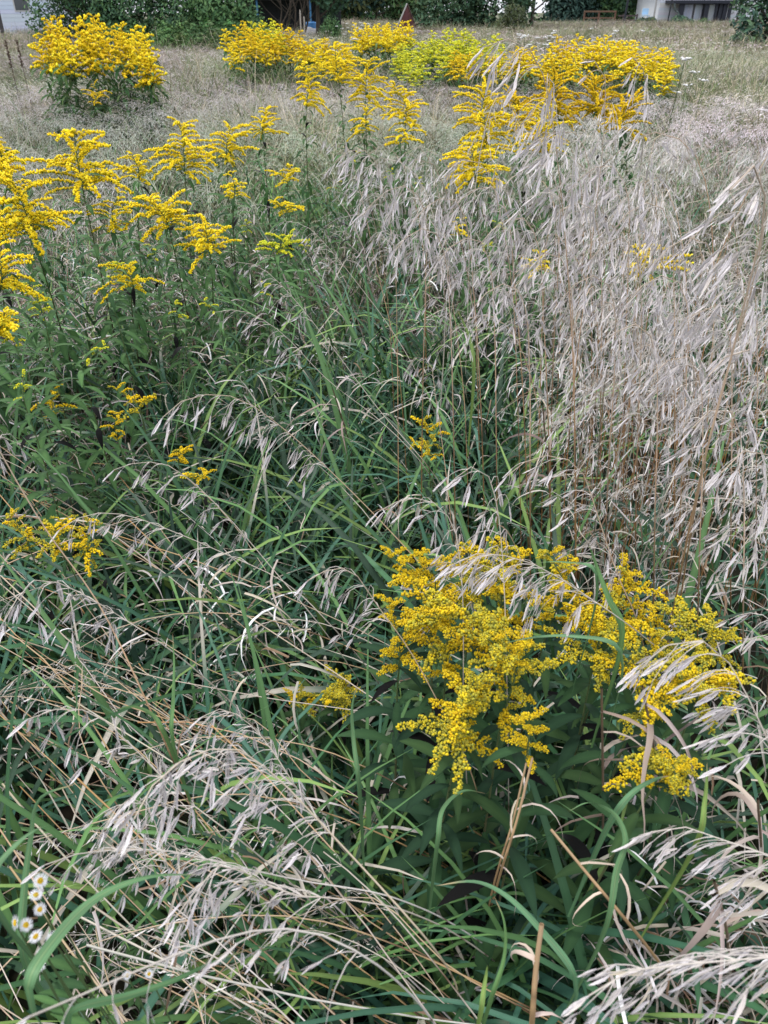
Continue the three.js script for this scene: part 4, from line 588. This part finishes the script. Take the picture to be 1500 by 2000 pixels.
heroBlade('long green blade bowed over the dark hollow at the bottom', [[1120, 1900], [1060, 1820], [990, 1750], [930, 1722], [850, 1730]], 0.9, 0.88, 0.017);
heroBlade('curved green blade low in the bottom hollow beside the broken stalk', [[960, 1950], [985, 1870], [985, 1800], [965, 1750]], 0.86, 0.84, 0.014, C.green2);
heroBlade('upright pair blade of bright green beside the broken stalk', [[940, 1970], [945, 1930], [950, 1900], [952, 1885]], 0.84, 0.82, 0.012, C.lime);
heroBlade('arched green blade in the hollow left of the hanging yellow tuft', [[855, 1640], [865, 1580], [905, 1545], [950, 1550]], 0.92, 0.9, 0.013);
heroBlade('tall green blade beside the claw shaped leaves before the shaded goldenrod', [[700, 1520], [690, 1440], [688, 1380], [700, 1330]], 0.98, 0.95, 0.014);
heroBlade('young bright green blade rising behind the orange culms', [[925, 720], [920, 670], [905, 630], [893, 605]], 1.8, 1.8, 0.022, C.lime);
heroBlade('bright green spear blade before the small corner goldenrod', [[1370, 1620], [1376, 1570], [1380, 1530], [1381, 1488]], 0.82, 0.8, 0.012, C.lime);

function withered(label, root, top, d, n, len) {
  const a = at(top[0], top[1], d), r = atH(root[0], root[1], 0), t = thing('withered_stalk', label, 'withered stalk', r), c = smooth([V(0, 0, 0), V((a.x - r.x) * 0.45, a.y * 0.5, (a.z - r.z) * 0.4), a.clone().sub(r)], 14), b = new MB();
  b.tube(c, (u) => 0.0026 * (1 - 0.5 * u), 6, () => vary([0.19, 0.13, 0.09], 0.1)); part('stem', b.geo(), M.straw, t);
  for (let k = 0; k < n; k++) { const lb = new MB(); dryLeafInto(lb, curveAt(c, 0.55 + 0.45 * k / n), rnd() * TAU, len * rr(0.7, 1.2), rr(0.005, 0.0095), pick([[0.30, 0.245, 0.22], [0.24, 0.185, 0.16], [0.40, 0.345, 0.31]])); part('dry_leaf', lb.geo(), M.straw, t); }
}
withered('withered stalk with curled grey brown leaves hanging beside the olive bloom', [1170, 1800], [1175, 1345], 0.92, 7, 0.16);
withered('withered stalk with twisted brown leaves over the olive yellow head near the border', [1310, 1780], [1255, 1340], 0.88, 9, 0.17);
withered('withered stalk with pale rolled leaves at the border under the needle straight head', [1480, 1800], [1480, 1560], 0.86, 6, 0.14);
withered('withered stalk with wide papery brown leaves above the matted corner straw', [1420, 1960], [1395, 1720], 0.76, 7, 0.16);
withered('withered stalk with rust coloured leaves among lush mid meadow blades', [700, 980], [650, 760], 1.75, 7, 0.2);
withered('withered stalk with a pale blade among the orange culms', [1080, 1120], [1060, 790], 1.6, 7, 0.18);
for (const [label, root, pts, d0, d1, R] of [['broken dry stalk stub with a torn pale sheath standing at the bottom', [1030, 2070], [[1040, 1985], [1046, 1900], [1058, 1805]], 0.88, 0.82, 0.0030], ['bundle forming broken tan stalk rising to the hanging yellow tuft', [955, 1790], [[985, 1680], [1010, 1600], [1040, 1480]], 0.97, 0.92, 0.0017], ['second broken tan stalk close beside the hanging yellow tuft', [950, 1800], [[975, 1690], [1000, 1610], [1028, 1490]], 0.99, 0.93, 0.0014], ['thin broken tan stalk slanting over the bottom hollow', [1300, 1900], [[1225, 1800], [1150, 1710], [1076, 1620]], 0.88, 0.85, 0.0018]]) {
  const P = smooth([atH(root[0], root[1], 0), ...pts.map(([x, y], k) => at(x, y, d0 + (d1 - d0) * k / 2))], 14), r = P[0].clone(), t = thing('broken_stalk', label, 'dry stalk', r), b = new MB(), q = P.map((p) => p.clone().sub(r));
  b.tube(q, (u) => R * (1 - 0.2 * u), 8, (u) => (Math.abs(u - 0.5) < 0.04 ? [0.2, 0.13, 0.07] : lerp3([0.36, 0.22, 0.10], [0.40, 0.28, 0.17], u))); part('culm', b.geo(), M.straw, t);
  for (let k = 0; k < 3; k++) { const lb = new MB(); dryLeafInto(lb, curveAt(q, 0.35 + 0.2 * k), rnd() * TAU, rr(0.05, 0.10), R * 2, [0.5, 0.42, 0.36]); part('sheath', lb.geo(), M.straw, t); }
}
// low herbs with lobed leaves in the dark hollow
{
  const leafGeos = [0, 1, 2].map(() => { const b = new MB(), c = vary([0.045, 0.105, 0.034], 0.2), o = b.v(V(0, 0, 0), mul3(c, 1.2)); for (let l = -2; l <= 2; l++) { const a = l * 0.62, L = (1 - Math.abs(l) * 0.16) * rr(0.85, 1.1), dir = (q, r) => V(Math.cos(a + q) * r * L, -0.10 * r * r + 0.05 * Math.abs(q), Math.sin(a + q) * r * L); const p = [dir(-0.22, 0.5), dir(-0.30, 0.68), dir(-0.1, 0.8), dir(0, 1), dir(0.1, 0.8), dir(0.30, 0.68), dir(0.22, 0.5)].map((x) => b.v(x, c)), m = b.v(dir(0, 0.6), mul3(c, 1.25)); b.tri(o, m, p[0]); b.tri(o, p[6], m); for (let k = 0; k < 6; k++) b.tri(m, p[k + 1], p[k]); } return b.geo(); });
  const spots = []; for (let k = 0; k < 70; k++) spots.push(k < 52 ? [rr(680, 1250), rr(1560, 1900)] : [rr(260, 640), rr(1720, 1960)]);
  spots.forEach(([x, y]) => { const p = atH(x, y, 0.12), low = x < 660, t = thing('lobed_herb', low ? 'low herb with lobed bright leaves under the straw beside the daisies' : 'low herb with lobed dark leaves in the hollow under the bloom', 'herb', V(p.x, groundY(p.x, p.z), p.z), low ? 'lobed herbs under the straw' : 'lobed herbs in the dark hollow'), st = new MB(), n = 4 + Math.floor(rnd() * 3), tops = []; for (let k = 0; k < n; k++) { const a = k * 2.4 + rnd(), q = arch(V(0, 0, 0), a, rr(0.9, 1.4), rr(0.3, 0.9), rr(0.10, 0.34), 4); st.tube(q, () => 0.0012, 4, () => [0.07, 0.10, 0.04]); tops.push([q[4], a]); } part('stem', st.geo(), M.stalk, t); for (const [q, a] of tops) setTurned(part('leaf', pick(leafGeos), M.leaf, t), q, a, rr(-0.5, 0.15), rr(0.025, 0.05)); });
}
// white fleabane daisies
{
  const disc = new MB(); for (let k = 0; k < 46; k++) { const r = 0.0031 * Math.sqrt((k + 0.5) / 46), a = k * 2.4; disc.bud(V(Math.cos(a) * r, 0.0011 - r * r * 60, Math.sin(a) * r), V(0, 1, 0), 0.0005, 0.0011, 4, vary([0.74, 0.50, 0.03], 0.12), [0.5, 0.33, 0.02]); }
  const rays = new MB(); for (let k = 0; k < 44; k++) { const a = k / 44 * TAU + gauss() * 0.05, q = arch(V(Math.cos(a) * 0.0026, rr(-0.0004, 0.0003), Math.sin(a) * 0.0026), a, rr(0.0, 0.35), rr(-0.3, 0.2), rr(0.0052, 0.0064), 3); rays.ribbon(q, (t) => 0.00062 * (1 - 0.4 * t * t), V(-Math.sin(a), 0, Math.cos(a)), () => [0.66, 0.67, 0.71]); }
  const dg = disc.geo(), rg = rays.geo();
  const names = ['topmost of the column of daisies above the wide blade', 'second daisy from the top of the column', 'daisy in the middle of the column facing up', 'pale daisy half turned at the outer side of the column', 'daisy beside the half turned one in the column', 'daisy below the middle of the column', 'daisy on the inner side where the wide blade crosses', 'daisy low in the column under the wide blade', 'lowest daisy of the column', 'daisy apart from the column among bottom straw', 'farthest daisy apart, blurred among bottom straw'];
  [[79, 1720], [70, 1748], [78, 1776], [30, 1802], [51, 1806], [70, 1829], [101, 1834], [85, 1860], [80, 1884], [248, 1905], [291, 1902]].forEach(([x, y], k) => {
    const p = at(x, y, k < 9 ? 0.70 : 0.80), r = V(p.x + gauss() * 0.02 + 0.02, 0, p.z + gauss() * 0.02), t = thing('fleabane', names[k] + ', white rays and yellow centre', 'daisy', r, 'white daisies'), h = p.clone().sub(r), st = new MB(), c = smooth([V(0, 0, 0), V(h.x * 0.3, h.y * 0.6, h.z * 0.3), h.clone()], 10);
    st.tube(c, (u) => 0.0011 - 0.0004 * u, 5, () => [0.08, 0.13, 0.05]); part('stem', st.geo(), M.stalk, t);
    for (let j = 0; j < 5; j++) setTurned(part('leaf', pick(lance), M.leaf, t), curveAt(c, 0.3 + 0.13 * j), j * 2.4, 0.2, rr(0.03, 0.05));
    const hd = part('disc', dg, M.bloom, t); hd.position.copy(h); hd.rotation.set(rr(-0.1, 0.9), 0, rr(-0.7, 0.7)); hd.scale.setScalar(k > 8 ? 0.5 : rr(0.58, 0.76)); const ry = part('rays', rg, M.ray, hd); ry.userData = { kind: 'stuff' };
  });
}
// dark seed stalks in the far grass
for (const [px, py, label] of [[10, 66, 'dark brown seed stalk outermost in the grey grass by the big golden clump'], [32, 66, 'dark brown seed stalk nearer to the big golden clump']]) { const p = at(px, py + 12, 12), t = thing('seed_stalk', label, 'seed stalk', V(p.x, 0, p.z)), b = new MB(), s = new MB(); b.tube([V(0, 0, 0), V(0, p.y, 0)], () => 0.004, 5, () => [0.09, 0.06, 0.05]); for (let k = 0; k < 90; k++) { const a = rnd() * TAU, r = rr(0.005, 0.022); s.bud(V(Math.cos(a) * r, p.y - rr(0, 0.3), Math.sin(a) * r), V(0, 1, 0), 0.008, 0.014, 4, vary([0.09, 0.055, 0.04], 0.2), [0.05, 0.035, 0.03]); } part('stem', b.geo(), M.stalk, t); part('seed_head', s.geo(), M.stalk, t); }

// ---------------------------------------------------------------- undergrowth nobody could count: blades, fallen straw, dry leaves, meadow grass
const nearGreen = (px, py) => {
  if (py > 1900 && px > 1150) return 0.1;
  if (py > 1330 && px > 560) return px > 1300 ? 0.55 : 0.85;
  if (px > 280 && px < 1020 && py > 650 && py <= 1400) return 1;
  if (px <= 560 && py > 950) return 0.68;
  if (px >= 1000 && py > 550) return 0.3;
  if (px < 300 && py > 480) return 0.3;
  return 0.25;
};
function bladeClump(n, o) {
  const b = new MB();
  for (let k = 0; k < n; k++) {
    const a = rnd() * TAU, p = V(gauss() * o.spread, 0, gauss() * o.spread), len = rr(...o.len), e0 = rr(1.0, 1.5), bend = rr(0.4, 2.5) * clamp(len / 0.6, 0.5, 1.2), pts = arch(p, a, e0, e0 - bend, len, o.seg, rr(1.3, 2.4), gauss() * 0.5), w = rr(...o.width), c = vary(pick(o.pal), 0.25), dryTip = rnd() < (o.dry ?? 0.15), sheath = [c[0] * 0.9 + 0.02, c[1] * 0.85, c[2] * 0.7];
    b.ribbon(pts, (t) => w * Math.min(1, 0.45 + t * 3) * Math.pow(1 - t * t * 0.98, 0.75), V(-Math.sin(a), 0, Math.cos(a)), (t, s) => { let q = lerp3(sheath, c, clamp(t * 3)); if (dryTip && t > 0.72) q = lerp3(q, C.straw, 0.85); return s === 0 ? mul3(q, 1.22) : q; }, o.fold ?? 0.14, gauss() * 1.2);
  }
  return b.geo();
}
const greens = [C.green, C.green, C.teal, C.teal, C.green2, [0.13, 0.22, 0.07]], dryish = [[0.44, 0.39, 0.34], [0.34, 0.31, 0.29], C.brown, [0.28, 0.24, 0.20], [0.17, 0.16, 0.10], [0.46, 0.42, 0.39]], E = new THREE.Euler(0, 0, 0, 'XZY'), Q = new THREE.Quaternion();
const put = (b, g, x, y, z, yaw, s, tx, tz) => { E.set(tx, yaw, tz); addGeo(b, g, new THREE.Matrix4().compose(V(x, y, z), Q.setFromEuler(E), V(s, s, s))); };
{
  const st = stuff('green_grass', 'lush blue green grass blades filling the hollow between the stalks', 'grass'), b = new MB();
  const geos = [0, 1, 2, 3, 4, 5, 6, 7, 8, 9].map((k) => bladeClump(7, { spread: 0.05, len: k < 3 ? [0.35, 0.6] : k < 7 ? [0.5, 0.9] : [0.25, 0.5], seg: 8, width: k < 4 ? [0.009, 0.014] : [0.013, 0.020], pal: k === 5 ? [C.dark, C.green] : k === 6 ? [C.green2, C.lime] : [C.green, C.teal, C.teal, [0.055, 0.14, 0.088], C.green2], dry: 0.05 }));
  for (let k = 0; k < 3300; k++) {
    const x = rr(-3, 3), z = rr(-3.3, 0.25); const [px, py] = proj(x, 0.2, z), out = !inFrame(x, 0.2, z, 120);
    if (out ? rnd() > 0.4 || z > -0.2 && Math.abs(x) < 0.5 : rnd() > nearGreen(px, py)) continue;
    put(b, pick(geos), x, groundY(x, z) - 0.02, z, rnd() * TAU, rr(0.7, 1.15) * (Math.hypot(x, z) < 0.55 ? 0.6 : 1), gauss() * 0.18, gauss() * 0.18);
  }
  for (let k = 0; k < 110; k++) { const p = atH(rr(560, 1260), rr(1620, 2050), 0.1); put(b, geos[4 + (k % 4)], p.x, -0.02, p.z, rnd() * TAU, rr(0.5, 0.85), gauss() * 0.25, gauss() * 0.25); }
  part('blade', b.geo(), M.blade, st, 'stuff');
}
const fallen = [[-250, 860], [260, 900], [380, 980], [560, 1080], [690, 1300], [720, 1560], [820, 1760], [900, 1960], [700, 2150], [-300, 2150]];
{
  const st = stuff('fallen_straw', 'tangled fallen straw of bent grass culms lying in a combed mat', 'straw'), b = new MB();
  for (let k = 0; k < 720; k++) {
    const x = rr(-2.2, 0.5), z = rr(-2.6, -0.25), y = rr(0.14, 0.48), [px, py, d] = proj(x, y, z); if (d < 0.6 || !inside(px, py, fallen) || (py < 1000 && rnd() < 0.3)) continue;
    const yaw = -0.55 + gauss() * 0.4 + (rnd() < 0.1 ? 1.5 : 0), L = rr(0.35, 0.95), sl = -0.10 + gauss() * 0.25, u = V(Math.cos(yaw) * Math.cos(sl), Math.sin(sl), -Math.sin(yaw) * Math.cos(sl)), sag = V(gauss() * 0.03, rr(-0.01, 0.06), gauss() * 0.03), o = V(x, y, z), c0 = vary(pick([[0.46, 0.28, 0.12], [0.50, 0.42, 0.32], [0.40, 0.23, 0.09], [0.44, 0.30, 0.16], [0.34, 0.27, 0.2], [0.5, 0.46, 0.42]]), 0.2), R = rr(0.0010, 0.0019);
    b.tube([-0.5, -0.25, 0, 0.25, 0.5].map((q) => V().copy(o).addScaledVector(u, q * L).addScaledVector(sag, 1 - 4 * q * q)), (t) => R * (1 - 0.4 * t), 4, (t) => lerp3(c0, C.pale, t * 0.5));
  }
  part('straw_culm', b.geo(), M.straw, st, 'stuff');
}
{
  const st = stuff('dry_leaves', 'curled grey brown dry grass leaves caught among the stalks', 'dry leaves'), b = new MB();
  const geos = [0, 1, 2, 3, 4, 5].map(() => { const q = new MB(); for (let k = 0; k < 5; k++) dryLeafInto(q, V(gauss() * 0.06, rr(-0.03, 0.10), gauss() * 0.06), rnd() * TAU, rr(0.08, 0.2), rr(0.003, 0.0065), pick([C.grey, C.straw, C.brown, C.pale])); return q.geo(); });
  for (let k = 0; k < 3000; k++) {
    const x = rr(-2.6, 2.4), z = rr(-4.2, -0.25), y = rr(0.08, 0.5), [px, py, d] = proj(x, y, z); if (d < 0.6 || px < -150 || px > 1650 || py > 2150) continue;
    const w = inside(px, py, fallen) ? 0.26 : px > 1040 && py > 620 && py < 1350 ? 0.7 : px > 1180 && py > 1350 ? 0.45 : py < 850 ? (px < 650 ? 0.7 : 0.4) : 0.05; if (rnd() > w) continue;
    put(b, pick(geos), x, y, z, rnd() * TAU, rr(0.7, 1.3), gauss() * 0.4, gauss() * 0.4);
  }
  for (let k = 0; k < 220; k++) { const x = rr(0.25, 0.75), z = rr(-0.75, -0.3), [px, py] = proj(x, 0.25, z); if (px < 1150 || py < 1840) continue; put(b, pick(geos), x, rr(0.05, 0.4), z, rnd() * TAU, rr(0.8, 1.2), gauss() * 0.3, gauss() * 0.3); }
  part('curled_leaf', b.geo(), M.straw, st, 'stuff');
}
// the meadow beyond is laid in patches, a few kinds of each, turned and shifted so that they interlock
function bromeTuft(n, thick) { const b = new MB(); for (let j = 0; j < n; j++) { const H = rr(0.62, 0.98), nod = rr(0.1, 0.3), bx = gauss() * 0.08, bz = gauss() * 0.08, c = new THREE.CatmullRomCurve3([V(bx, 0, bz), V(bx - 0.02, H * 0.5, bz), V(bx - 0.1 - nod * 0.3, H * 0.92, bz), V(bx - 0.12 - nod * 0.8, H * 0.98, bz), V(bx - 0.14 - nod * 1.25, H * 0.9, bz + 0.02)], false, 'centripetal').getSpacedPoints(10); b.tube(c, (t) => 0.0016 * (1 - 0.5 * t), 3, (t) => lerp3([0.32, 0.22, 0.13], C.pale, t)); const { b: pb, spots } = makePanicle(c, 0.32, { nodes: 7, branch: 0.085, size: 0.031, density: 0.9, wind: V(-0.22, 0, 0.05), spread: 0.45, along: 0.15, thick }); for (const s of spots) addGeo(b, bare, spotMatrix(s)); addGeo(b, pb.geo(), new THREE.Matrix4()); } return b.geo(); }
const tufts = [0, 1, 2, 3, 4].map(() => bromeTuft(1, 0.9));
function patch(S, fill) { const b = new MB(); fill((g, s, tilt) => put(b, g, rr(-S / 2, S / 2), -0.02, rr(-S / 2, S / 2), rnd() * TAU, s, gauss() * tilt, gauss() * tilt), (g, s, tilt) => put(b, g, rr(-S / 2, S / 2), 0, rr(-S / 2, S / 2), gauss() * 0.6, s, gauss() * tilt, 0.05 + gauss() * tilt)); return b.geo(); }
const tone = (x, z) => { const a = 1.05 + 0.55 * fbm(x * 0.33 + 11, z * 0.33), b = 0.16 * fbm(x * 0.21, z * 0.21 + 5); return [a * (1 - b), a * (1 + 0.3 * b), a * (1 - b * 1.3)]; };
function layPatches(name, S, d0, d1, choose, geos, mat, st, half = 0.7, tilt = true) {
  const lists = geos.map(() => []), n = Math.ceil(d1 / S);
  for (let i = -n; i <= n; i++) for (let j = 0; j <= n; j++) {
    const x = (i + 0.5 * (j % 2)) * S + rr(-0.12, 0.12) * S, z = -j * S + rr(-0.12, 0.12) * S, d = Math.hypot(x, z); if (d < d0 || d > d1 || Math.abs(Math.atan2(x, -z)) > half) continue;
    const k = choose(x, z, d); if (k < 0) continue;
    lists[k].push([x, groundY(x, z), z, tilt ? gauss() * 0.35 : Math.floor(rnd() * 4) * Math.PI / 2 + gauss() * 0.2, rr(0.9, 1.08), 0, 0, tone(x, z)]);
  }
  lists.forEach((l, k) => l.length && scatterMesh(name, geos[k], mat, l, st));
}
{
  const st = stuff('meadow_grass', 'mixed green and dry grass of the middle meadow around the goldenrod stems', 'grass');
  const gA = [0, 1, 2].map(() => bladeClump(9, { spread: 0.06, len: [0.3, 0.7], seg: 5, width: [0.006, 0.012], pal: [...greens, [0.10, 0.17, 0.05]], fold: 0.12 })), gB = [0, 1].map(() => bladeClump(9, { spread: 0.06, len: [0.35, 0.8], seg: 5, width: [0.005, 0.009], pal: [[0.085, 0.14, 0.05], [0.11, 0.16, 0.055], C.green, C.straw], fold: 0.1 })), dA = [0, 1, 2].map(() => bladeClump(12, { spread: 0.07, len: [0.3, 0.7], seg: 5, width: [0.0035, 0.007], pal: dryish, fold: 0 })), dB = [0, 1].map(() => bladeClump(12, { spread: 0.07, len: [0.2, 0.5], seg: 5, width: [0.003, 0.006], pal: [...dryish, [0.2, 0.2, 0.12]], fold: 0 }));
  const S = 0.8, mk = (g, d, br) => patch(S, (a, up) => { for (let k = 0; k < g; k++) a(pick(rnd() < 0.6 ? gA : gB), rr(0.7, 1.2), 0.2); for (let k = 0; k < d; k++) a(pick(rnd() < 0.6 ? dA : dB), rr(0.7, 1.2), 0.25); for (let k = 0; k < br; k++) up(pick(tufts), rr(0.75, 1.05), 0.14); });
  const geos = [mk(40, 8, 2), mk(32, 16, 6), mk(22, 24, 15), mk(12, 28, 27), mk(16, 26, 22), mk(40, 10, 3), mk(16, 30, 3)];
  layPatches('meadow_patch', S, 2.7, 11.5, (x, z, d) => { const [px, py] = proj(x, 0.4, z); if (px > 430 && px < 960 && d < 3.0) return rnd() < 0.5 ? 0 : 5; if (px > 560 && px < 960 && d < 4.6) return rnd() < 0.5 ? 1 : 6; if (px > 820 && d > 2.8 && d < 5.5 && rnd() < 0.75) return rnd() < 0.5 ? 1 : rnd() < 0.5 ? 0 : 2; if (px < 620 && d < 4.6) return rnd() < 0.25 ? 0 : rnd() < 0.5 ? 1 : rnd() < 0.6 ? 2 : 6; let g = 0.34 + 0.6 * fbm(x * 0.5 + 4, z * 0.5) + (px < 560 && d < 4.5 ? 0.08 : 0) - (px > 880 ? 0.15 : 0) - clamp((d - 4.2) / 2.5) * 0.42; return g > 0.62 ? (rnd() < 0.5 ? 0 : 5) : g > 0.42 ? 1 : g > 0.18 ? 2 : rnd() < 0.5 ? 3 : 4; }, geos, M.straw, st, 0.72);
}
{
  const st = stuff('low_brome', 'low dry brome heads crowding between the feet of the standing clump', 'grass'), S = 0.5, lists = [[], [], []];
  const geos = lists.map(() => patch(S, (a, up) => { for (let k = 0; k < 11; k++) up(pick(tufts), rr(0.4, 0.8), 0.3); }));
  for (let i = -1; i < 8; i++) for (let j = 2; j < 9; j++) { const x = i * S + rr(-0.1, 0.1), z = -j * S * 0.9 + rr(-0.1, 0.1), [px, py] = proj(x, 0, z); if (px < 930 || px > 1900 || py < 640 || py > (px > 1120 ? 1420 : 1250) || (px < 1080 && rnd() < 0.5)) continue; const c = rr(0.9, 1.1); lists[Math.floor(rnd() * 3)].push([x, groundY(x, z), z, gauss() * 0.4, rr(0.85, 1.05), 0, 0, [c, c, c]]); }
  lists.forEach((l, k) => scatterMesh('brome_patch', geos[k], M.husk, l, st));
}
{
  const st = stuff('far_grass', 'grey brown tall dry grass of the far meadow reaching to the trees', 'grass');
  const mk = (n, spread, culm, plume, leaf, wide) => { const b = new MB(); for (let k = 0; k < n; k++) { const p = V(gauss() * spread, 0, gauss() * spread), H = rr(0.5, 0.95), lean = rr(-0.30, 0.06), az = rnd() < 0.75 ? Math.PI : rnd() * TAU, pts = arch(p, az, 1.57 - Math.abs(lean), 1.2 - rr(0, 1.2), H, 4, 2.2); b.ribbon(pts, (t) => wide * (1 - 0.4 * t), V(1, 0, 0.4), (t) => lerp3(mul3(culm, 0.8), culm, t)); const c = vary(plume, 0.15), e = pts[4], f = arch(pts[3], az, rr(0.0, 1.1), rr(-1.3, -0.2), rr(0.1, 0.2), 3); b.ribbon(f, (t) => wide * 3.6 * Math.sin(0.4 + 2.6 * t), V(0.4, 0, 1), () => c); }
    for (let k = 0; k < n; k++) { const a = rnd() * TAU, p = V(gauss() * spread, 0, gauss() * spread); b.ribbon(arch(p, a, rr(1, 1.5), rr(-0.8, 0.8), rr(0.3, 0.6), 3), (t) => wide * 2 * (1 - 0.8 * t), V(-Math.sin(a), 0, Math.cos(a)), () => vary(leaf, 0.2)); } return b.geo(); };
  const cl = [[0.35, 0.315, 0.24], [0.40, 0.365, 0.29], [0.19, 0.24, 0.12]], fA = [0, 1].map(() => mk(14, 0.1, cl[0], [0.58, 0.55, 0.555], [0.10, 0.165, 0.07], 0.0035)), fB = [0, 1].map(() => mk(14, 0.1, cl[1], [0.52, 0.49, 0.48], [0.16, 0.18, 0.11], 0.0035)), fC = mk(14, 0.1, cl[2], [0.34, 0.31, 0.24], [0.08, 0.13, 0.05], 0.004);
  const S = 2, mkF = (a, b2, c, t) => patch(S, (_, up) => { for (let k = 0; k < a; k++) up(pick(fA), rr(0.55, 0.95), 0.14); for (let k = 0; k < b2; k++) up(pick(fB), rr(0.55, 0.95), 0.14); for (let k = 0; k < c; k++) up(fC, rr(0.5, 0.95), 0.14); for (let k = 0; k < t; k++) up(pick(tufts), rr(0.65, 0.95), 0.14); });
  layPatches('grass_patch', S, 11, 25, (x, z) => { const g = fbm(x * 0.2 + 3, z * 0.2); return g > 0.35 ? 2 : g > 0 ? 1 : 0; }, [mkF(66, 40, 48, 46), mkF(32, 36, 105, 28), mkF(14, 16, 150, 14)], M.straw, st, 0.66);
  { const ts = [0, 1, 2].map((k) => bladeClump(46, { spread: 0.13, len: [0.4, 1.0], seg: 4, width: [0.006, 0.012], pal: k ? [[0.10, 0.165, 0.06], [0.15, 0.20, 0.08], [0.36, 0.32, 0.23]] : [[0.46, 0.41, 0.32], [0.36, 0.31, 0.23], [0.13, 0.17, 0.07]], fold: 0 })), tl = [[], [], []];
    for (let k = 0; k < 9000; k++) { const d = 7 + 78 * Math.pow(rnd(), 1.35), a2 = rr(-0.62, 0.62), x = Math.sin(a2) * d, z = -Math.cos(a2) * d; if (!inFrame(x, 0.4, z, 150) || fbm(x * 0.35 + 20, z * 0.25) + (x > 4 ? 0.15 : 0) < rr(-0.1, 0.45)) continue; const q = rr(0.75, 1.25), w2 = d > 25 ? 1.5 : 1; tl[k % 3].push([x, groundY(x, z) - 0.02, z, rnd() * 6, [w2 * rr(0.8, 1.2), d > 11 ? rr(0.85, 1.4) : rr(0.7, 1.15), w2], gauss() * 0.12, gauss() * 0.12, [q, q, q]]); }
    tl.forEach((l, k) => scatterMesh('grass_tussock', ts[k], M.straw, l, st)); }
  const vA = mk(16, 0.3, cl[0], [0.48, 0.45, 0.42], [0.14, 0.18, 0.09], 0.008), vB = mk(16, 0.3, cl[2], [0.30, 0.27, 0.2], [0.09, 0.13, 0.055], 0.008), vC = mk(12, 0.3, [0.22, 0.185, 0.14], [0.27, 0.21, 0.19], [0.12, 0.13, 0.07], 0.011), S2 = 5;
  const mkV = (a, b2, c) => patch(S2, (_, up) => { for (let k = 0; k < a; k++) up(vA, rr(0.55, 0.95), 0.12); for (let k = 0; k < b2; k++) up(vB, rr(0.55, 0.95), 0.12); for (let k = 0; k < c; k++) up(vC, rr(0.6, 1.05), 0.12); });
  layPatches('distant_patch', S2, 25, 96, (x, z, d) => { const g = fbm(x * 0.07 + 2, z * 0.09) + (x > 6 && d < 45 ? 0.35 : 0); return g > 0.3 ? 1 : d > 55 ? 2 : 0; }, [mkV(80, 25, 20), mkV(30, 90, 10), mkV(30, 15, 80)], M.straw, st, 0.62);
  const wf = stuff('white_flowers', 'tiny white wildflowers scattered in the far grass', 'wildflowers'), fb = new MB(), fl = [];
  fb.tube([V(0, 0, 0), V(0, 0.95, 0)], () => 0.004, 3, () => [0.08, 0.12, 0.05]); for (let k = 0; k < 9; k++) { const a = rnd() * TAU, r = rr(0, 0.06); fb.bud(V(Math.cos(a) * r, 0.96 + rr(0, 0.02), Math.sin(a) * r), V(0, 1, 0), 0.02, 0.02, 5, [0.7, 0.7, 0.7], [0.4, 0.45, 0.35]); }
  for (const [cx, sp, d, n] of [[695, 34, 30, 34], [1050, 45, 18, 26], [660, 30, 15, 14], [1180, 60, 22, 12], [150, 60, 22, 10], [1350, 60, 9, 5]]) for (let k = 0; k < n; k++) { const p = atZ(cx + gauss() * sp, 60, -d * rr(0.9, 1.1)); fl.push([p.x, 0, p.z, rnd() * 6, rr(0.75, 1.15), gauss() * 0.1, gauss() * 0.1, [1, 1, 1]]); }
  scatterMesh('flower_umbel', fb.geo(), M.ray, fl, wf);
}

renderer.render(scene, camera);
